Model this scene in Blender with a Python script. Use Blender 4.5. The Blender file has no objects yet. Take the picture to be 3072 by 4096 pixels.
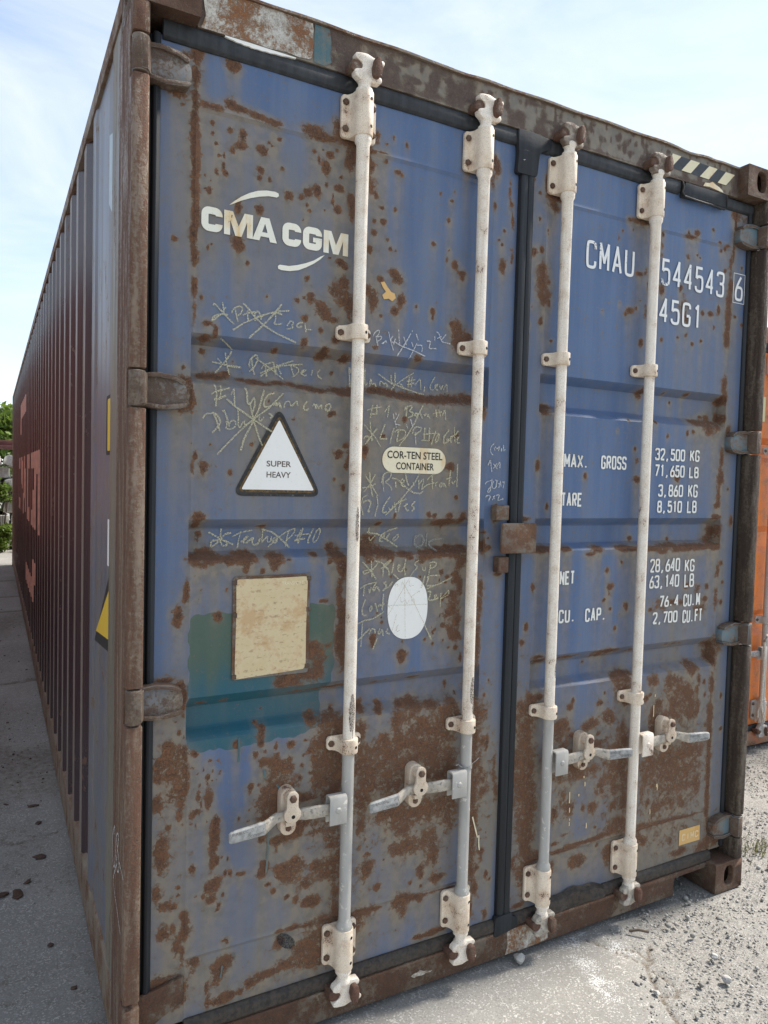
import bpy, bmesh, math, random
import numpy as np
from mathutils import Vector, Matrix
from mathutils.geometry import tessellate_polygon

S = bpy.context.scene
COL = S.collection
R = math.radians
random.seed(7)
RNG = np.random.default_rng(11)

# ------------------------------------------------------------------ camera
cam_d = bpy.data.cameras.new('camera')
cam = bpy.data.objects.new('camera', cam_d)
COL.objects.link(cam)
_yaw, _pit, _rol = 0.4938032876, -0.0443825920, 0.0259225482
_f = Vector((math.sin(_yaw) * math.cos(_pit), math.cos(_yaw) * math.cos(_pit), math.sin(_pit)))
_r0 = Vector((math.cos(_yaw), -math.sin(_yaw), 0))
_u0 = _r0.cross(_f)
_r = _r0 * math.cos(_rol) + _u0 * math.sin(_rol)
_u = _u0 * math.cos(_rol) - _r0 * math.sin(_rol)
cam.matrix_world = Matrix(((_r.x, _u.x, -_f.x, -0.293216), (_r.y, _u.y, -_f.y, -1.872493), (_r.z, _u.z, -_f.z, 1.639281), (0, 0, 0, 1)))
cam_d.sensor_fit = 'VERTICAL'
cam_d.sensor_height = 36.0
cam_d.lens = 36.0 * 2909.9 / 4096.0
cam_d.clip_start = 0.05
cam_d.clip_end = 600
S.camera = cam

# ------------------------------------------------------------------ world, sun, exposure
SUN_EL, SUN_AZ = 48.0, 0.5          # sun stands to the right of the containers (+x), a touch behind the doors
W = bpy.data.worlds.new('World')
S.world = W
W.use_nodes = True
wn, wl = W.node_tree.nodes, W.node_tree.links
bg = wn['Background']
sky = wn.new('ShaderNodeTexSky')
sky.sky_type = 'NISHITA'
sky.sun_disc = False
sky.sun_elevation = R(SUN_EL)
sky.sun_rotation = R(90 - SUN_AZ)
sky.air_density = 1.0
sky.dust_density = 0.4
sky.ozone_density = 1.5
tcw = wn.new('ShaderNodeTexCoord')
mpw = wn.new('ShaderNodeMapping')
mpw.inputs['Scale'].default_value = (1.0, 1.0, 2.6)
mpw.inputs['Rotation'].default_value = (0.2, 0.35, 0.9)
mpw.inputs['Location'].default_value = (0.6, 0.0, 0.0)
cl = wn.new('ShaderNodeTexNoise')
cl.inputs['Scale'].default_value = 2.3
cl.inputs['Detail'].default_value = 9
cl.inputs['Roughness'].default_value = 0.58
cl.inputs['Distortion'].default_value = 0.5
crw = wn.new('ShaderNodeValToRGB')
crw.color_ramp.elements[0].position = 0.38
crw.color_ramp.elements[0].color = (0.30, 0.30, 0.30, 1)
crw.color_ramp.elements[1].position = 0.68
crw.color_ramp.elements[1].color = (0.90, 0.90, 0.90, 1)
mxw = wn.new('ShaderNodeMix')
mxw.data_type = 'RGBA'
mxw.inputs[7].default_value = (4.05, 4.35, 4.65, 1)
wl.new(tcw.outputs['Generated'], mpw.inputs['Vector'])
wl.new(mpw.outputs[0], cl.inputs['Vector'])
wl.new(cl.outputs['Fac'], crw.inputs['Fac'])
wl.new(crw.outputs['Color'], mxw.inputs[0])
wl.new(sky.outputs[0], mxw.inputs[6])
wl.new(mxw.outputs[2], bg.inputs['Color'])
bg.inputs['Strength'].default_value = 0.069

sun_d = bpy.data.lights.new('sun', 'SUN')
sun = bpy.data.objects.new('sun', sun_d)
COL.objects.link(sun)
sun_d.energy = 2.4
sun_d.angle = R(12)
sun_d.color = (1.0, 0.94, 0.85)
_sd = Vector((math.cos(R(SUN_EL)) * math.cos(R(SUN_AZ)), math.cos(R(SUN_EL)) * math.sin(R(SUN_AZ)), math.sin(R(SUN_EL))))
sun.rotation_euler = _sd.to_track_quat('Z', 'Y').to_euler()
sun.location = (6, 2, 12)

S.view_settings.view_transform = 'Standard'
S.view_settings.look = 'None'
S.view_settings.gamma = 1
S.view_settings.exposure = 1.88
S.view_settings.use_curve_mapping = False
S.render.engine = 'CYCLES'
S.cycles.max_bounces = 8
S.cycles.transparent_max_bounces = 12

# ------------------------------------------------------------------ helpers
def tag(o, label=None, cat=None, group=None, kind=None):
    if label: o['label'] = label
    if cat: o['category'] = cat
    if group: o['group'] = group
    if kind: o['kind'] = kind
    return o

def empty(name, loc=(0, 0, 0), parent=None, rz=0):
    o = bpy.data.objects.new(name, None)
    o.location = loc
    o.rotation_euler = (0, 0, rz)
    o.empty_display_size = .2
    o.parent = parent
    COL.objects.link(o)
    return o

def link(name, me, parent=None, loc=(0, 0, 0), rot=(0, 0, 0), scale=(1, 1, 1)):
    o = bpy.data.objects.new(name, me)
    o.location = loc
    o.rotation_euler = rot
    o.scale = scale
    o.parent = parent
    COL.objects.link(o)
    return o

def rounded(x0, x1, z0, z1, r, n=5):
    P = []
    for cx, cz, a0 in ((x1 - r, z0 + r, -90), (x1 - r, z1 - r, 0), (x0 + r, z1 - r, 90), (x0 + r, z0 + r, 180)):
        for i in range(n + 1):
            a = R(a0 + 90 * i / n)
            P.append((cx + r * math.cos(a), cz + r * math.sin(a)))
    return P

def round_poly(P, r, n=4):
    out = []
    m = len(P)
    for i in range(m):
        a, b, c = Vector(P[i - 1]), Vector(P[i]), Vector(P[(i + 1) % m])
        d1, d2 = (a - b), (c - b)
        rr = min(r, d1.length * .45, d2.length * .45)
        p1, p2 = b + d1.normalized() * rr, b + d2.normalized() * rr
        for k in range(n + 1):
            t = k / n
            q = p1 * (1 - t) ** 2 + b * 2 * t * (1 - t) + p2 * t * t
            out.append((q.x, q.y))
    return out

class MB:
    def __init__(s):
        s.v, s.f, s.m, s.mi = [], [], [], 0
    def add(s, V, F, mi=None):
        b = len(s.v)
        s.v += [tuple(p) for p in V]
        for f in F:
            s.f.append(tuple(i + b for i in f))
            s.m.append(s.mi if mi is None else mi)
        return s
    def box(s, x0, x1, y0, y1, z0, z1, mi=None):
        V = [(x, y, z) for x in (x0, x1) for y in (y0, y1) for z in (z0, z1)]
        return s.add(V, [(0, 1, 3, 2), (4, 6, 7, 5), (0, 4, 5, 1), (2, 3, 7, 6), (0, 2, 6, 4), (1, 5, 7, 3)], mi)
    def prism(s, P, c0, c1, axis='y', mi=None):
        """polygon P extruded along an axis: axis y -> P in (x,z); z -> P in (x,y); x -> P in (y,z)"""
        n = len(P)
        ar = sum(P[i][0] * P[(i + 1) % n][1] - P[(i + 1) % n][0] * P[i][1] for i in range(n))
        if ar < 0: P = P[::-1]
        def pt(p, c):
            return (p[0], c, p[1]) if axis == 'y' else ((p[0], p[1], c) if axis == 'z' else (c, p[0], p[1]))
        V = [pt(p, c0) for p in P] + [pt(p, c1) for p in P]
        F = [tuple(range(n)), tuple(range(2 * n - 1, n - 1, -1))]
        F += [(i, i + n, (i + 1) % n + n, (i + 1) % n) for i in range(n)]
        if axis != 'y': F = [f[::-1] for f in F]
        return s.add(V, F, mi)
    def lathe(s, cx, cy, prof, n=20, cap=True, mi=None):
        """prof: (r, z[, material]) from top to bottom round a vertical axis"""
        b = len(s.v)
        for pr in prof:
            for k in range(n):
                a = 2 * math.pi * k / n
                s.v.append((cx + pr[0] * math.cos(a), cy + pr[0] * math.sin(a), pr[1]))
        for i in range(len(prof) - 1):
            m = prof[i][2] if len(prof[i]) > 2 else (s.mi if mi is None else mi)
            for k in range(n):
                k2 = (k + 1) % n
                s.f.append((b + i * n + k, b + (i + 1) * n + k, b + (i + 1) * n + k2, b + i * n + k2))
                s.m.append(m)
        if cap:
            s.f.append(tuple(b + k for k in range(n)))
            s.f.append(tuple(b + (len(prof) - 1) * n + k for k in range(n - 1, -1, -1)))
            s.m += [prof[0][2] if len(prof[0]) > 2 else s.mi] * 2
        return s
    def loft(s, secs, mi=None):
        """secs: list of rings of equal length"""
        b, n = len(s.v), len(secs[0])
        for q in secs: s.v += [tuple(p) for p in q]
        for i in range(len(secs) - 1):
            for k in range(n):
                k2 = (k + 1) % n
                s.f.append((b + i * n + k, b + i * n + k2, b + (i + 1) * n + k2, b + (i + 1) * n + k))
                s.m.append(s.mi if mi is None else mi)
        s.f.append(tuple(b + k for k in range(n - 1, -1, -1)))
        s.f.append(tuple(b + (len(secs) - 1) * n + k for k in range(n)))
        s.m += [s.mi if mi is None else mi] * 2
        return s
    def tube(s, path, r, n=8, mi=None):
        path = [Vector(p) for p in path]
        rings = []
        for i, p in enumerate(path):
            t = (path[min(i + 1, len(path) - 1)] - path[max(i - 1, 0)]).normalized()
            a = t.orthogonal().normalized() if abs(t.z) > .9 else t.cross(Vector((0, 0, 1))).normalized()
            c = t.cross(a)
            rings.append([p + (a * math.cos(2 * math.pi * k / n) + c * math.sin(2 * math.pi * k / n)) * r for k in range(n)])
        return s.loft(rings, mi)
    def sheet(s, P, y, mi=None):
        """flat outline (x,z) facing -y; y number or function; P may be a list of loops"""
        loops = P if isinstance(P[0][0], (tuple, list)) else [P]
        flat = [p for l in loops for p in l]
        T = tessellate_polygon([[Vector((p[0], p[1], 0)) for p in l] for l in loops])
        fy = y if callable(y) else (lambda x, z: y)
        V = [(p[0], fy(p[0], p[1]), p[1]) for p in flat]
        F = []
        for a, b, c in T:
            A, B, Cc = flat[a], flat[b], flat[c]
            ar = (B[0] - A[0]) * (Cc[1] - A[1]) - (B[1] - A[1]) * (Cc[0] - A[0])
            F.append((a, b, c) if ar > 0 else (a, c, b))
        return s.add(V, F, mi)
    def mesh(s, name, mats, bevel=0, smooth=35, seg=2):
        me = bpy.data.meshes.new(name)
        me.from_pydata(s.v, [], s.f)
        mats = mats if isinstance(mats, (list, tuple)) else [mats]
        for m in mats: me.materials.append(m)
        if len(mats) > 1: me.polygons.foreach_set('material_index', s.m)
        bm = bmesh.new()
        bm.from_mesh(me)
        bmesh.ops.recalc_face_normals(bm, faces=bm.faces) if bevel else None
        if bevel:
            bmesh.ops.remove_doubles(bm, verts=bm.verts, dist=1e-5)
            ed = [e for e in bm.edges if len(e.link_faces) == 2 and e.calc_face_angle(0) > .6]
            bmesh.ops.bevel(bm, geom=ed, offset=bevel, segments=seg, affect='EDGES', clamp_overlap=True, profile=.5)
        bm.to_mesh(me)
        bm.free()
        if smooth:
            me.polygons.foreach_set('use_smooth', [True] * len(me.polygons))
            me.set_sharp_from_angle(angle=R(smooth))
        me.update()
        return me
    def build(s, name, mats, parent=None, bevel=0, smooth=35, loc=(0, 0, 0), seg=2):
        return link(name, s.mesh(name, mats, bevel, smooth, seg), parent, loc)

# ------------------------------------------------------------------ materials
class NT:
    """small helper to write node trees"""
    def __init__(s, name):
        s.mat = bpy.data.materials.new(name)
        s.mat.use_nodes = True
        s.n, s.l = s.mat.node_tree.nodes, s.mat.node_tree.links
        s.bsdf = s.n['Principled BSDF']
        s.pos = s.n.new('ShaderNodeNewGeometry').outputs['Position']
    def put(s, sock, v):
        if isinstance(v, bpy.types.NodeSocket): s.l.new(v, sock)
        elif isinstance(v, (tuple, list)): sock.default_value = tuple(v) + ((1,) if len(v) == 3 and sock.type == 'RGBA' else ())
        else: sock.default_value = v
    def noise(s, scale, detail=5, rough=.6, dist=0, stretch=None, vec=None):
        t = s.n.new('ShaderNodeTexNoise')
        t.inputs['Scale'].default_value = scale
        t.inputs['Detail'].default_value = detail
        t.inputs['Roughness'].default_value = rough
        t.inputs['Distortion'].default_value = dist
        v = vec or s.pos
        if stretch:
            m = s.n.new('ShaderNodeMapping')
            m.inputs['Scale'].default_value = stretch
            s.l.new(v, m.inputs['Vector'])
            v = m.outputs[0]
        s.l.new(v, t.inputs['Vector'])
        return t.outputs['Fac']
    def voronoi(s, scale, feature='F1', rnd=1, out='Distance'):
        t = s.n.new('ShaderNodeTexVoronoi')
        t.feature = feature
        t.inputs['Scale'].default_value = scale
        t.inputs['Randomness'].default_value = rnd
        s.l.new(s.pos, t.inputs['Vector'])
        return t.outputs[out]
    def math(s, op, a, b=0., c=0.):
        t = s.n.new('ShaderNodeMath')
        t.operation = op
        for i, v in enumerate((a, b, c)): s.put(t.inputs[i], v)
        return t.outputs[0]
    def mix(s, f, a, b, mode='MIX'):
        t = s.n.new('ShaderNodeMix')
        t.data_type = 'RGBA'
        t.blend_type = mode
        s.put(t.inputs[0], f); s.put(t.inputs[6], a); s.put(t.inputs[7], b)
        return t.outputs[2]
    def step(s, v, lo, hi, a=0., b=1.):
        t = s.n.new('ShaderNodeMapRange')
        t.interpolation_type = 'SMOOTHSTEP'
        s.put(t.inputs[0], v)
        for i, k in enumerate((lo, hi, a, b)): s.put(t.inputs[i + 1], k)
        return t.outputs[0]
    def ramp(s, f, pts):
        t = s.n.new('ShaderNodeValToRGB')
        e = t.color_ramp.elements
        while len(e) < len(pts): e.new(.5)
        for k, (p, c) in zip(e, pts):
            k.position = p
            k.color = tuple(c) + (1,)
        s.put(t.inputs[0], f)
        return t.outputs[0]
    def attr(s, name, out='Fac'):
        t = s.n.new('ShaderNodeAttribute')
        t.attribute_name = name
        return t.outputs[out]
    def done(s, col, rough=.5, height=None, dist=.002, strength=.5, metal=0., spec=.5):
        s.put(s.bsdf.inputs['Base Color'], col)
        s.put(s.bsdf.inputs['Roughness'], rough)
        s.put(s.bsdf.inputs['Metallic'], metal)
        s.put(s.bsdf.inputs['Specular IOR Level'], spec)
        if height is not None:
            b = s.n.new('ShaderNodeBump')
            b.inputs['Strength'].default_value = strength
            b.inputs['Distance'].default_value = dist
            s.l.new(height, b.inputs['Height'])
            s.l.new(b.outputs[0], s.bsdf.inputs['Normal'])
        return s.mat

RUST_D, RUST_M, RUST_L = (.038, .021, .015), (.118, .058, .034), (.255, .122, .058)
DIRT, TAN = (.205, .172, .122), (.27, .20, .12)

def steel(name, base, rust='attr', dirt=.35, rough=.42, seed=0., amp=1.0, base2=None, teal=False, spec=.4, rcol=None, grain=None, soft=None):
    """painted, weathered steel; rust either from the mesh's painted-on rust map or from an even level plus noise"""
    k = NT(name)
    off = k.n.new('ShaderNodeVectorMath')
    off.operation = 'ADD'
    k.l.new(k.pos, off.inputs[0])
    off.inputs[1].default_value = (seed * 3.1, seed * 1.7, seed * 2.3)
    k.pos = off.outputs[0]
    nA = k.noise(11, 8, .62)
    nM = k.noise(30, 6, .62)
    nB = k.noise(85, 7, .68, .2)
    nC = k.noise(330, 4, .65)
    st = k.noise(1, 7, .64, .3, (15, 15, 1.0))
    st2 = k.noise(1, 6, .62, .2, (48, 48, 5.0))
    sub = lambda n_, w_, b_: k.math('MULTIPLY_ADD', k.math('SUBTRACT', n_, .5), w_ * amp, b_)
    if rust == 'attr':
        ra, sa, ha, ru = k.math('MULTIPLY', k.attr('rust'), .90), k.attr('stain'), k.attr('halo'), k.attr('run')
        f = sub(nC, 1.15, sub(nB, 1.35, sub(nM, 1.0, ra)))
        speck = k.step(k.noise(46, 4, .6), .60, .74)
        f = k.math('MULTIPLY_ADD', k.math('MULTIPLY', speck, sa), .45, f)
        dz = k.math('MULTIPLY_ADD', sa, k.step(st, .28, .68, .85, 1.5), k.step(st, .45, .75, 0, .14))
        lo, hi = soft or (.36, .64)
    else:
        nV = k.noise(1, 7, .64, .2, (26, 26, 3.2)) if grain == 'v' else nA
        f = sub(nC, .8, sub(nB, 1.0, sub(nV, 1.7, rust)))
        dz = k.math('MULTIPLY', k.step(st, .35, .7), dirt * 1.6)
        lo, hi = (.30, .66) if grain == 'v' else (.32, .66)
    m = k.step(f, lo, hi)
    mid = k.math('MULTIPLY', k.step(f, lo - .17, hi - .06), .62)
    halo = k.math('MULTIPLY', k.step(f, lo - .32, lo + .02), .50)
    if rust == 'attr':
        halo = k.math('MAXIMUM', halo, k.math('MULTIPLY', k.step(sub(nC, .5, sub(nB, .7, ha)), .28, .74), .46))
        runm = k.math('MULTIPLY', k.math('MULTIPLY', ru, k.step(st2, .30, .58, .45, 1.)), .90)
    b2 = base2 or tuple(c * 1.28 + .008 for c in base)
    col = k.mix(k.step(st, .30, .72), base, b2)
    col = k.mix(k.math('MULTIPLY', k.step(nA, .4, .75), .18), col, tuple(c * .78 for c in base))
    if teal:
        ta = k.step(k.math('MULTIPLY_ADD', k.math('SUBTRACT', nB, .5), .25, k.attr('teal')), .46, .54)
        tcol = k.mix(k.step(k.math('MULTIPLY_ADD', k.math('SUBTRACT', st, .5), .8, k.attr('tealmix')), .3, .8), (.013, .092, .130), (.050, .098, .078))
        col = k.mix(ta, col, tcol)
        keep_ = k.math('SUBTRACT', 1., k.math('MULTIPLY', ta, .72))
        dz = k.math('MULTIPLY', dz, keep_)
        runm = k.math('MULTIPLY', runm, keep_)
        halo = k.math('MULTIPLY', halo, keep_)
    dcol = k.mix(k.step(st2, .38, .66), DIRT, (.168, .164, .154))
    dcol = k.mix(k.math('MULTIPLY', k.step(st, .52, .72), .6), dcol, (.215, .170, .105))
    col = k.mix(k.math('MINIMUM', dz, .88), col, dcol)
    if rust == 'attr': col = k.mix(runm, col, k.mix(k.step(nM, .38, .62), (.265, .200, .122), (.175, .150, .108)))
    col = k.mix(halo, col, k.mix(k.step(nM, .40, .62), (.225, .190, .140), (.150, .132, .108)))
    r_ = rcol or (RUST_D, RUST_M, RUST_L)
    col = k.mix(mid, col, tuple(a * .55 + b * .45 for a, b in zip(r_[2], (.20, .125, .062))))
    mixn = k.math('ADD', k.math('MULTIPLY', nC, .45), k.math('ADD', k.math('MULTIPLY', nB, .40), k.math('MULTIPLY', nM, .15)))
    rc = k.ramp(mixn, [(.42, r_[0]), (.50, r_[1]), (.60, r_[2])])
    rc = k.mix(k.math('MULTIPLY', k.step(nA, .42, .68), .5), rc, tuple(c * 1.15 for c in r_[1]))
    rc = k.mix(k.math('MULTIPLY', k.step(f, .72, 1.15), .45), rc, tuple(c * 1.25 for c in r_[0]))
    col = k.mix(m, col, rc)
    rgh = k.mix(m, k.mix(dz, (rough,) * 3, (.68,) * 3), (.9, .9, .9))
    h = k.math('MULTIPLY_ADD', m, .30, k.math('MULTIPLY', k.math('MULTIPLY', nC, .7), k.math('ADD', m, .06)))
    h = k.math('MULTIPLY_ADD', k.math('MULTIPLY', nB, m), .8, h)
    return k.done(col, rgh, h, .004, .6, spec=spec)

def plain(name, base, rough=.6, var=.25, scale=30, bump=.2, spec=.4, spots=None, stretch=None):
    k = NT(name)
    a = k.noise(scale, 6, .6, 0, stretch)
    b = k.noise(scale * 9, 3, .6)
    col = k.mix(k.step(a, .3, .7), tuple(c * (1 - var) for c in base), tuple(min(1, c * (1 + var * .6)) for c in base))
    if spots:
        lo, hi, sc, c2 = spots
        col = k.mix(k.step(k.noise(sc, 3, .6), lo, hi), col, c2)
    h = k.math('MULTIPLY_ADD', a, .5, k.math('MULTIPLY', b, .5))
    return k.done(col, rough, h, .002, bump, spec=spec)

BLUE, BLUE2 = (.066, .118, .238), (.098, .156, .280)
M_door = steel('weathered_blue_paint', BLUE, base2=BLUE2, teal=True)
M_head = steel('weathered_grey_blue_header', (.112, .118, .132), base2=(.138, .138, .142), amp=.55, soft=(.34, .72), rcol=((.062, .044, .037), (.100, .071, .058), (.150, .108, .088)))
M_sill = steel('rusted_brown_sill', (.085, .070, .058), rust=.56, soft=None, rcol=((.040, .023, .016), (.092, .048, .031), (.155, .080, .047)))
M_post = steel('rusted_brown_post', (.205, .122, .086), rust=.50, dirt=.5, amp=1., grain='v', rcol=((.066, .036, .026), (.122, .062, .041), (.200, .104, .062)))
M_rpost = steel('dark_brown_post', (.042, .032, .028), rust=.52, amp=.9, dirt=.2, grain='v', rcol=((.022, .016, .014), (.046, .031, .025), (.088, .058, .040)))
M_cast = steel('rusted_casting', (.085, .055, .042), rust=.56, amp=.8, rcol=((.040, .022, .016), (.085, .046, .030), (.150, .080, .048)))
M_hingeL = steel('hinge_blue_grey_rusty', (.125, .150, .195), rust=.40, amp=1.1, dirt=.6, rcol=((.060, .043, .036), (.105, .072, .056), (.165, .110, .080)))
M_hingeR = steel('hinge_light_blue', (.085, .165, .215), rust=.27, amp=1.1, dirt=.45, seed=2)
M_hrim = steel('hinge_rusty_rim', (.12, .09, .07), rust=.55, seed=1, rcol=((.060, .040, .033), (.105, .068, .050), (.160, .100, .070)))
M_keeper = steel('rusty_keeper', (.11, .06, .045), rust=.62, amp=.8, rcol=((.045, .024, .018), (.105, .052, .036), (.170, .092, .060)))
M_bolt = steel('rusty_bolt', (.12, .07, .05), rust=.62, amp=.8, rcol=((.045, .026, .019), (.115, .064, .044), (.215, .130, .085)))
M_camd = steel('dirty_rusty_cam', (.46, .39, .32), rust=.44, amp=1.1, dirt=.6, seed=13, rcol=((.10, .068, .055), (.17, .12, .095), (.26, .19, .15)))
M_lock = steel('lockbox_paint', (.120, .130, .135), rust=.46, amp=1.0, dirt=.8, seed=4)

def side_mat():
    k = NT('side_wall_paint')
    st = k.noise(1, 6, .62, 0, (3, 26, 1.2))
    nA = k.noise(3.0, 6, .6)
    nB = k.noise(40, 6, .66, .3)
    col = k.mix(k.step(st, .35, .7), (.040, .023, .025), (.060, .034, .036))
    col = k.mix(k.math('MULTIPLY', k.step(nA, .45, .7), .35), col, (.036, .026, .030))
    rs = k.step(k.math('MULTIPLY_ADD', k.math('SUBTRACT', nB, .5), .5, nA), .66, .72)
    col = k.mix(rs, col, RUST_M)
    return k.done(col, k.mix(rs, (.27,) * 3, (.85,) * 3), nB, .001, .12, spec=.62)
M_side = side_mat()
M_sidelet = plain('red_bounce_side_lettering', (.64, .36, .27), .5, .22, 20, .05)  # white letters; red light bounced across the alley is put into their colour
M_sidenear = steel('sky_tinted_end_panel', (.120, .128, .165), base2=(.150, .155, .190), rust=.10, dirt=.30, rough=.34, seed=12)  # near end of the wall: sky light is put into its paler blue-grey
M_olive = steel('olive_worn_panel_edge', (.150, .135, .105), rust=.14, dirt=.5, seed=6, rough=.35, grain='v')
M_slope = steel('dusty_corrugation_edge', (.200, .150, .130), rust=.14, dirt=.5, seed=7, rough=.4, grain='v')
M_rail = steel('brown_side_rail', (.17, .140, .120), rust=.40, dirt=.5, amp=.7, seed=3)

def rubber(name, c, worn=0.):
    k = NT(name)
    st = k.noise(1, 5, .6, 0, (60, 60, 2))
    nb = k.noise(70, 6, .65)
    col = k.mix(k.step(st, .35, .7), c, tuple(x * 1.5 + .006 for x in c))
    if worn: col = k.mix(k.math('MULTIPLY', k.step(nb, .35, .62), worn), col, (.092, .068, .050))
    return k.done(col, .62, nb, .002, .25, spec=.35)
M_rub = rubber('black_rubber', (.0125, .0150, .0185))
M_rub2 = rubber('grey_black_rubber', (.022, .026, .031), .12)
M_rubw = rubber('weathered_rubber', (.024, .022, .020), .55)

def cream_paint(name, base, tan_amt=.6, dark=.62):
    k = NT(name)
    nA = k.noise(16, 6, .62)
    sp = k.noise(650, 2, .5)
    sp2 = k.noise(300, 3, .6)
    st = k.noise(1, 5, .6, 0, (70, 70, 3))
    col = k.mix(k.math('MULTIPLY', k.step(nA, .42, .70), tan_amt), base, (.56, .40, .27))
    col = k.mix(k.math('MULTIPLY', k.step(st, .52, .75), .45), col, (.50, .39, .27))
    col = k.mix(k.math('MULTIPLY', k.step(sp, .55, .63), .62), col, (.25, .19, .15))
    col = k.mix(k.step(k.math('MULTIPLY_ADD', sp2, .35, k.math('MULTIPLY', nA, .65)), dark, dark + .03), col, (.17, .10, .075))
    return k.done(col, .5, sp2, .0012, .3)
M_cream = cream_paint('cream_white_paint', (.86, .785, .675), .5, .60)
M_cream2 = cream_paint('cream_tan_paint', (.82, .70, .55), .85, .59)
M_catch = cream_paint('dirty_tan_catch', (.66, .555, .435), .9, .575)
M_grey = plain('grey_galvanised_paint', (.400, .385, .355), .5, .14, 20, .12, spots=(.63, .66, 60, (.56, .53, .47)), stretch=(1, 1, .3))
M_galv = plain('worn_zinc', (.33, .33, .32), .5, .32, 60, .5, spots=(.57, .66, 90, (.20, .19, .18)))
M_galvt = plain('worn_zinc_tan', (.43, .385, .32), .55, .30, 50, .5, spots=(.56, .65, 80, (.22, .20, .18)))
M_black = plain('black_hole', (.006, .006, .006), .8, 0, 30, 0)
M_stamp = plain('stamped_lettering', (.145, .145, .145), .7, .1)

def print_mat(name, c, stain=.5, c2=(.62, .36, .13), rough=.5, lo=.50, chip=0):
    k = NT(name)
    n = k.noise(9, 6, .6)
    st = k.noise(1, 5, .6, 0, (26, 26, 3))
    fine = k.noise(120, 4, .6)
    col = k.mix(k.math('MULTIPLY', k.step(k.math('MULTIPLY_ADD', st, .5, k.math('MULTIPLY', n, .5)), lo, lo + .2), stain), c, c2)
    col = k.mix(k.math('MULTIPLY', k.step(fine, .60, .70), .25), col, tuple(x * .55 for x in c))
    if chip: col = k.mix(k.step(k.math('MULTIPLY_ADD', fine, .5, k.math('MULTIPLY', n, .5)), chip, chip + .025), col, (.115, .125, .16))
    return k.done(col, rough, fine, .0005, .1)
M_white = print_mat('white_lettering', (.78, .77, .72), .6, (.66, .52, .26), lo=.50, chip=.61)
M_logo = print_mat('cream_logo', (.80, .78, .66), .95, (.70, .46, .17), lo=.47, chip=.625)
M_cwhite = print_mat('number_white', (.80, .80, .78), .4, (.68, .50, .22), lo=.54, chip=.615)
M_decal_w = print_mat('white_decal', (.82, .81, .77), .4, (.66, .58, .42))
M_decal_k = plain('black_decal', (.030, .029, .028), .6, .5, 60, .1, spots=(.62, .72, 130, (.10, .095, .085)))
M_decal_b = plain('brown_decal_edge', (.145, .085, .026), .7, .5, 70, .2, spots=(.54, .62, 160, (.035, .032, .03)))
M_cream_l = print_mat('yellowed_label', (.78, .70, .50), .8, (.66, .40, .15), lo=.47)
M_orange_l = print_mat('orange_faded_label', (.68, .42, .15), .7, (.62, .24, .05))
M_orange_t = plain('faded_label_letters', (.76, .58, .34), .6, .1)
M_kprint = plain('black_print', (.028, .026, .025), .6, .2)
M_bprint = plain('brown_print', (.12, .085, .07), .6, .2)
M_haz = print_mat('hazard_cream', (.74, .66, .44), .85, (.60, .25, .07), lo=.49)
M_hazk = plain('hazard_black', (.040, .043, .048), .55, .25, 40, .1)

def plate_mat():
    k = NT('yellowed_data_plate')
    n = k.noise(14, 7, .65)
    fine = k.noise(85, 4, .65)
    rows = k.noise(1, 3, .6, 0, (60, 1, 95))
    line = k.n.new('ShaderNodeTexWave')
    line.bands_direction = 'Z'
    line.inputs['Scale'].default_value = 17
    line.inputs['Distortion'].default_value = 1.2
    k.l.new(k.pos, line.inputs['Vector'])
    col = k.mix(k.step(n, .35, .7), (.60, .48, .27), (.68, .56, .37))
    t = k.math('MULTIPLY', k.step(rows, .53, .62), k.step(line.outputs['Fac'], .45, .8))
    col = k.mix(k.math('MULTIPLY', t, .60), col, (.34, .21, .12))
    col = k.mix(k.math('MULTIPLY', k.step(n, .48, .62), .75), col, (.50, .31, .14))
    col = k.mix(k.math('MULTIPLY', k.step(fine, .60, .70), .5), col, (.30, .20, .12))
    return k.done(col, .6, fine, .001, .3)
M_plate = plate_mat()

def chalk_mat(name, c, lo, hi):
    k = NT(name)
    n = k.noise(330, 4, .7)
    k.put(k.bsdf.inputs['Alpha'], k.step(n, lo, hi, .14, .92))
    return k.done(c, .95, None, spec=.05)
M_chy = chalk_mat('yellow_chalk', (.60, .56, .38), .38, .64)
M_chw = chalk_mat('white_chalk', (.66, .66, .64), .38, .58)
M_chg = chalk_mat('faint_grey_chalk', (.34, .34, .31), .40, .60)
M_chb = chalk_mat('faded_brown_chalk', (.56, .49, .35), .45, .66)
M_hdrcream = steel('cracked_cream_primer', (.63, .60, .52), base2=(.70, .68, .63), rough=.6, rust=.38, amp=1.15, seed=5, dirt=.25, rcol=((.10, .045, .022), (.22, .095, .042), (.36, .175, .075)))
M_teal = steel('teal_overpaint', (.028, .110, .135), rust=.12, seed=8, dirt=.3)

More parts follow.
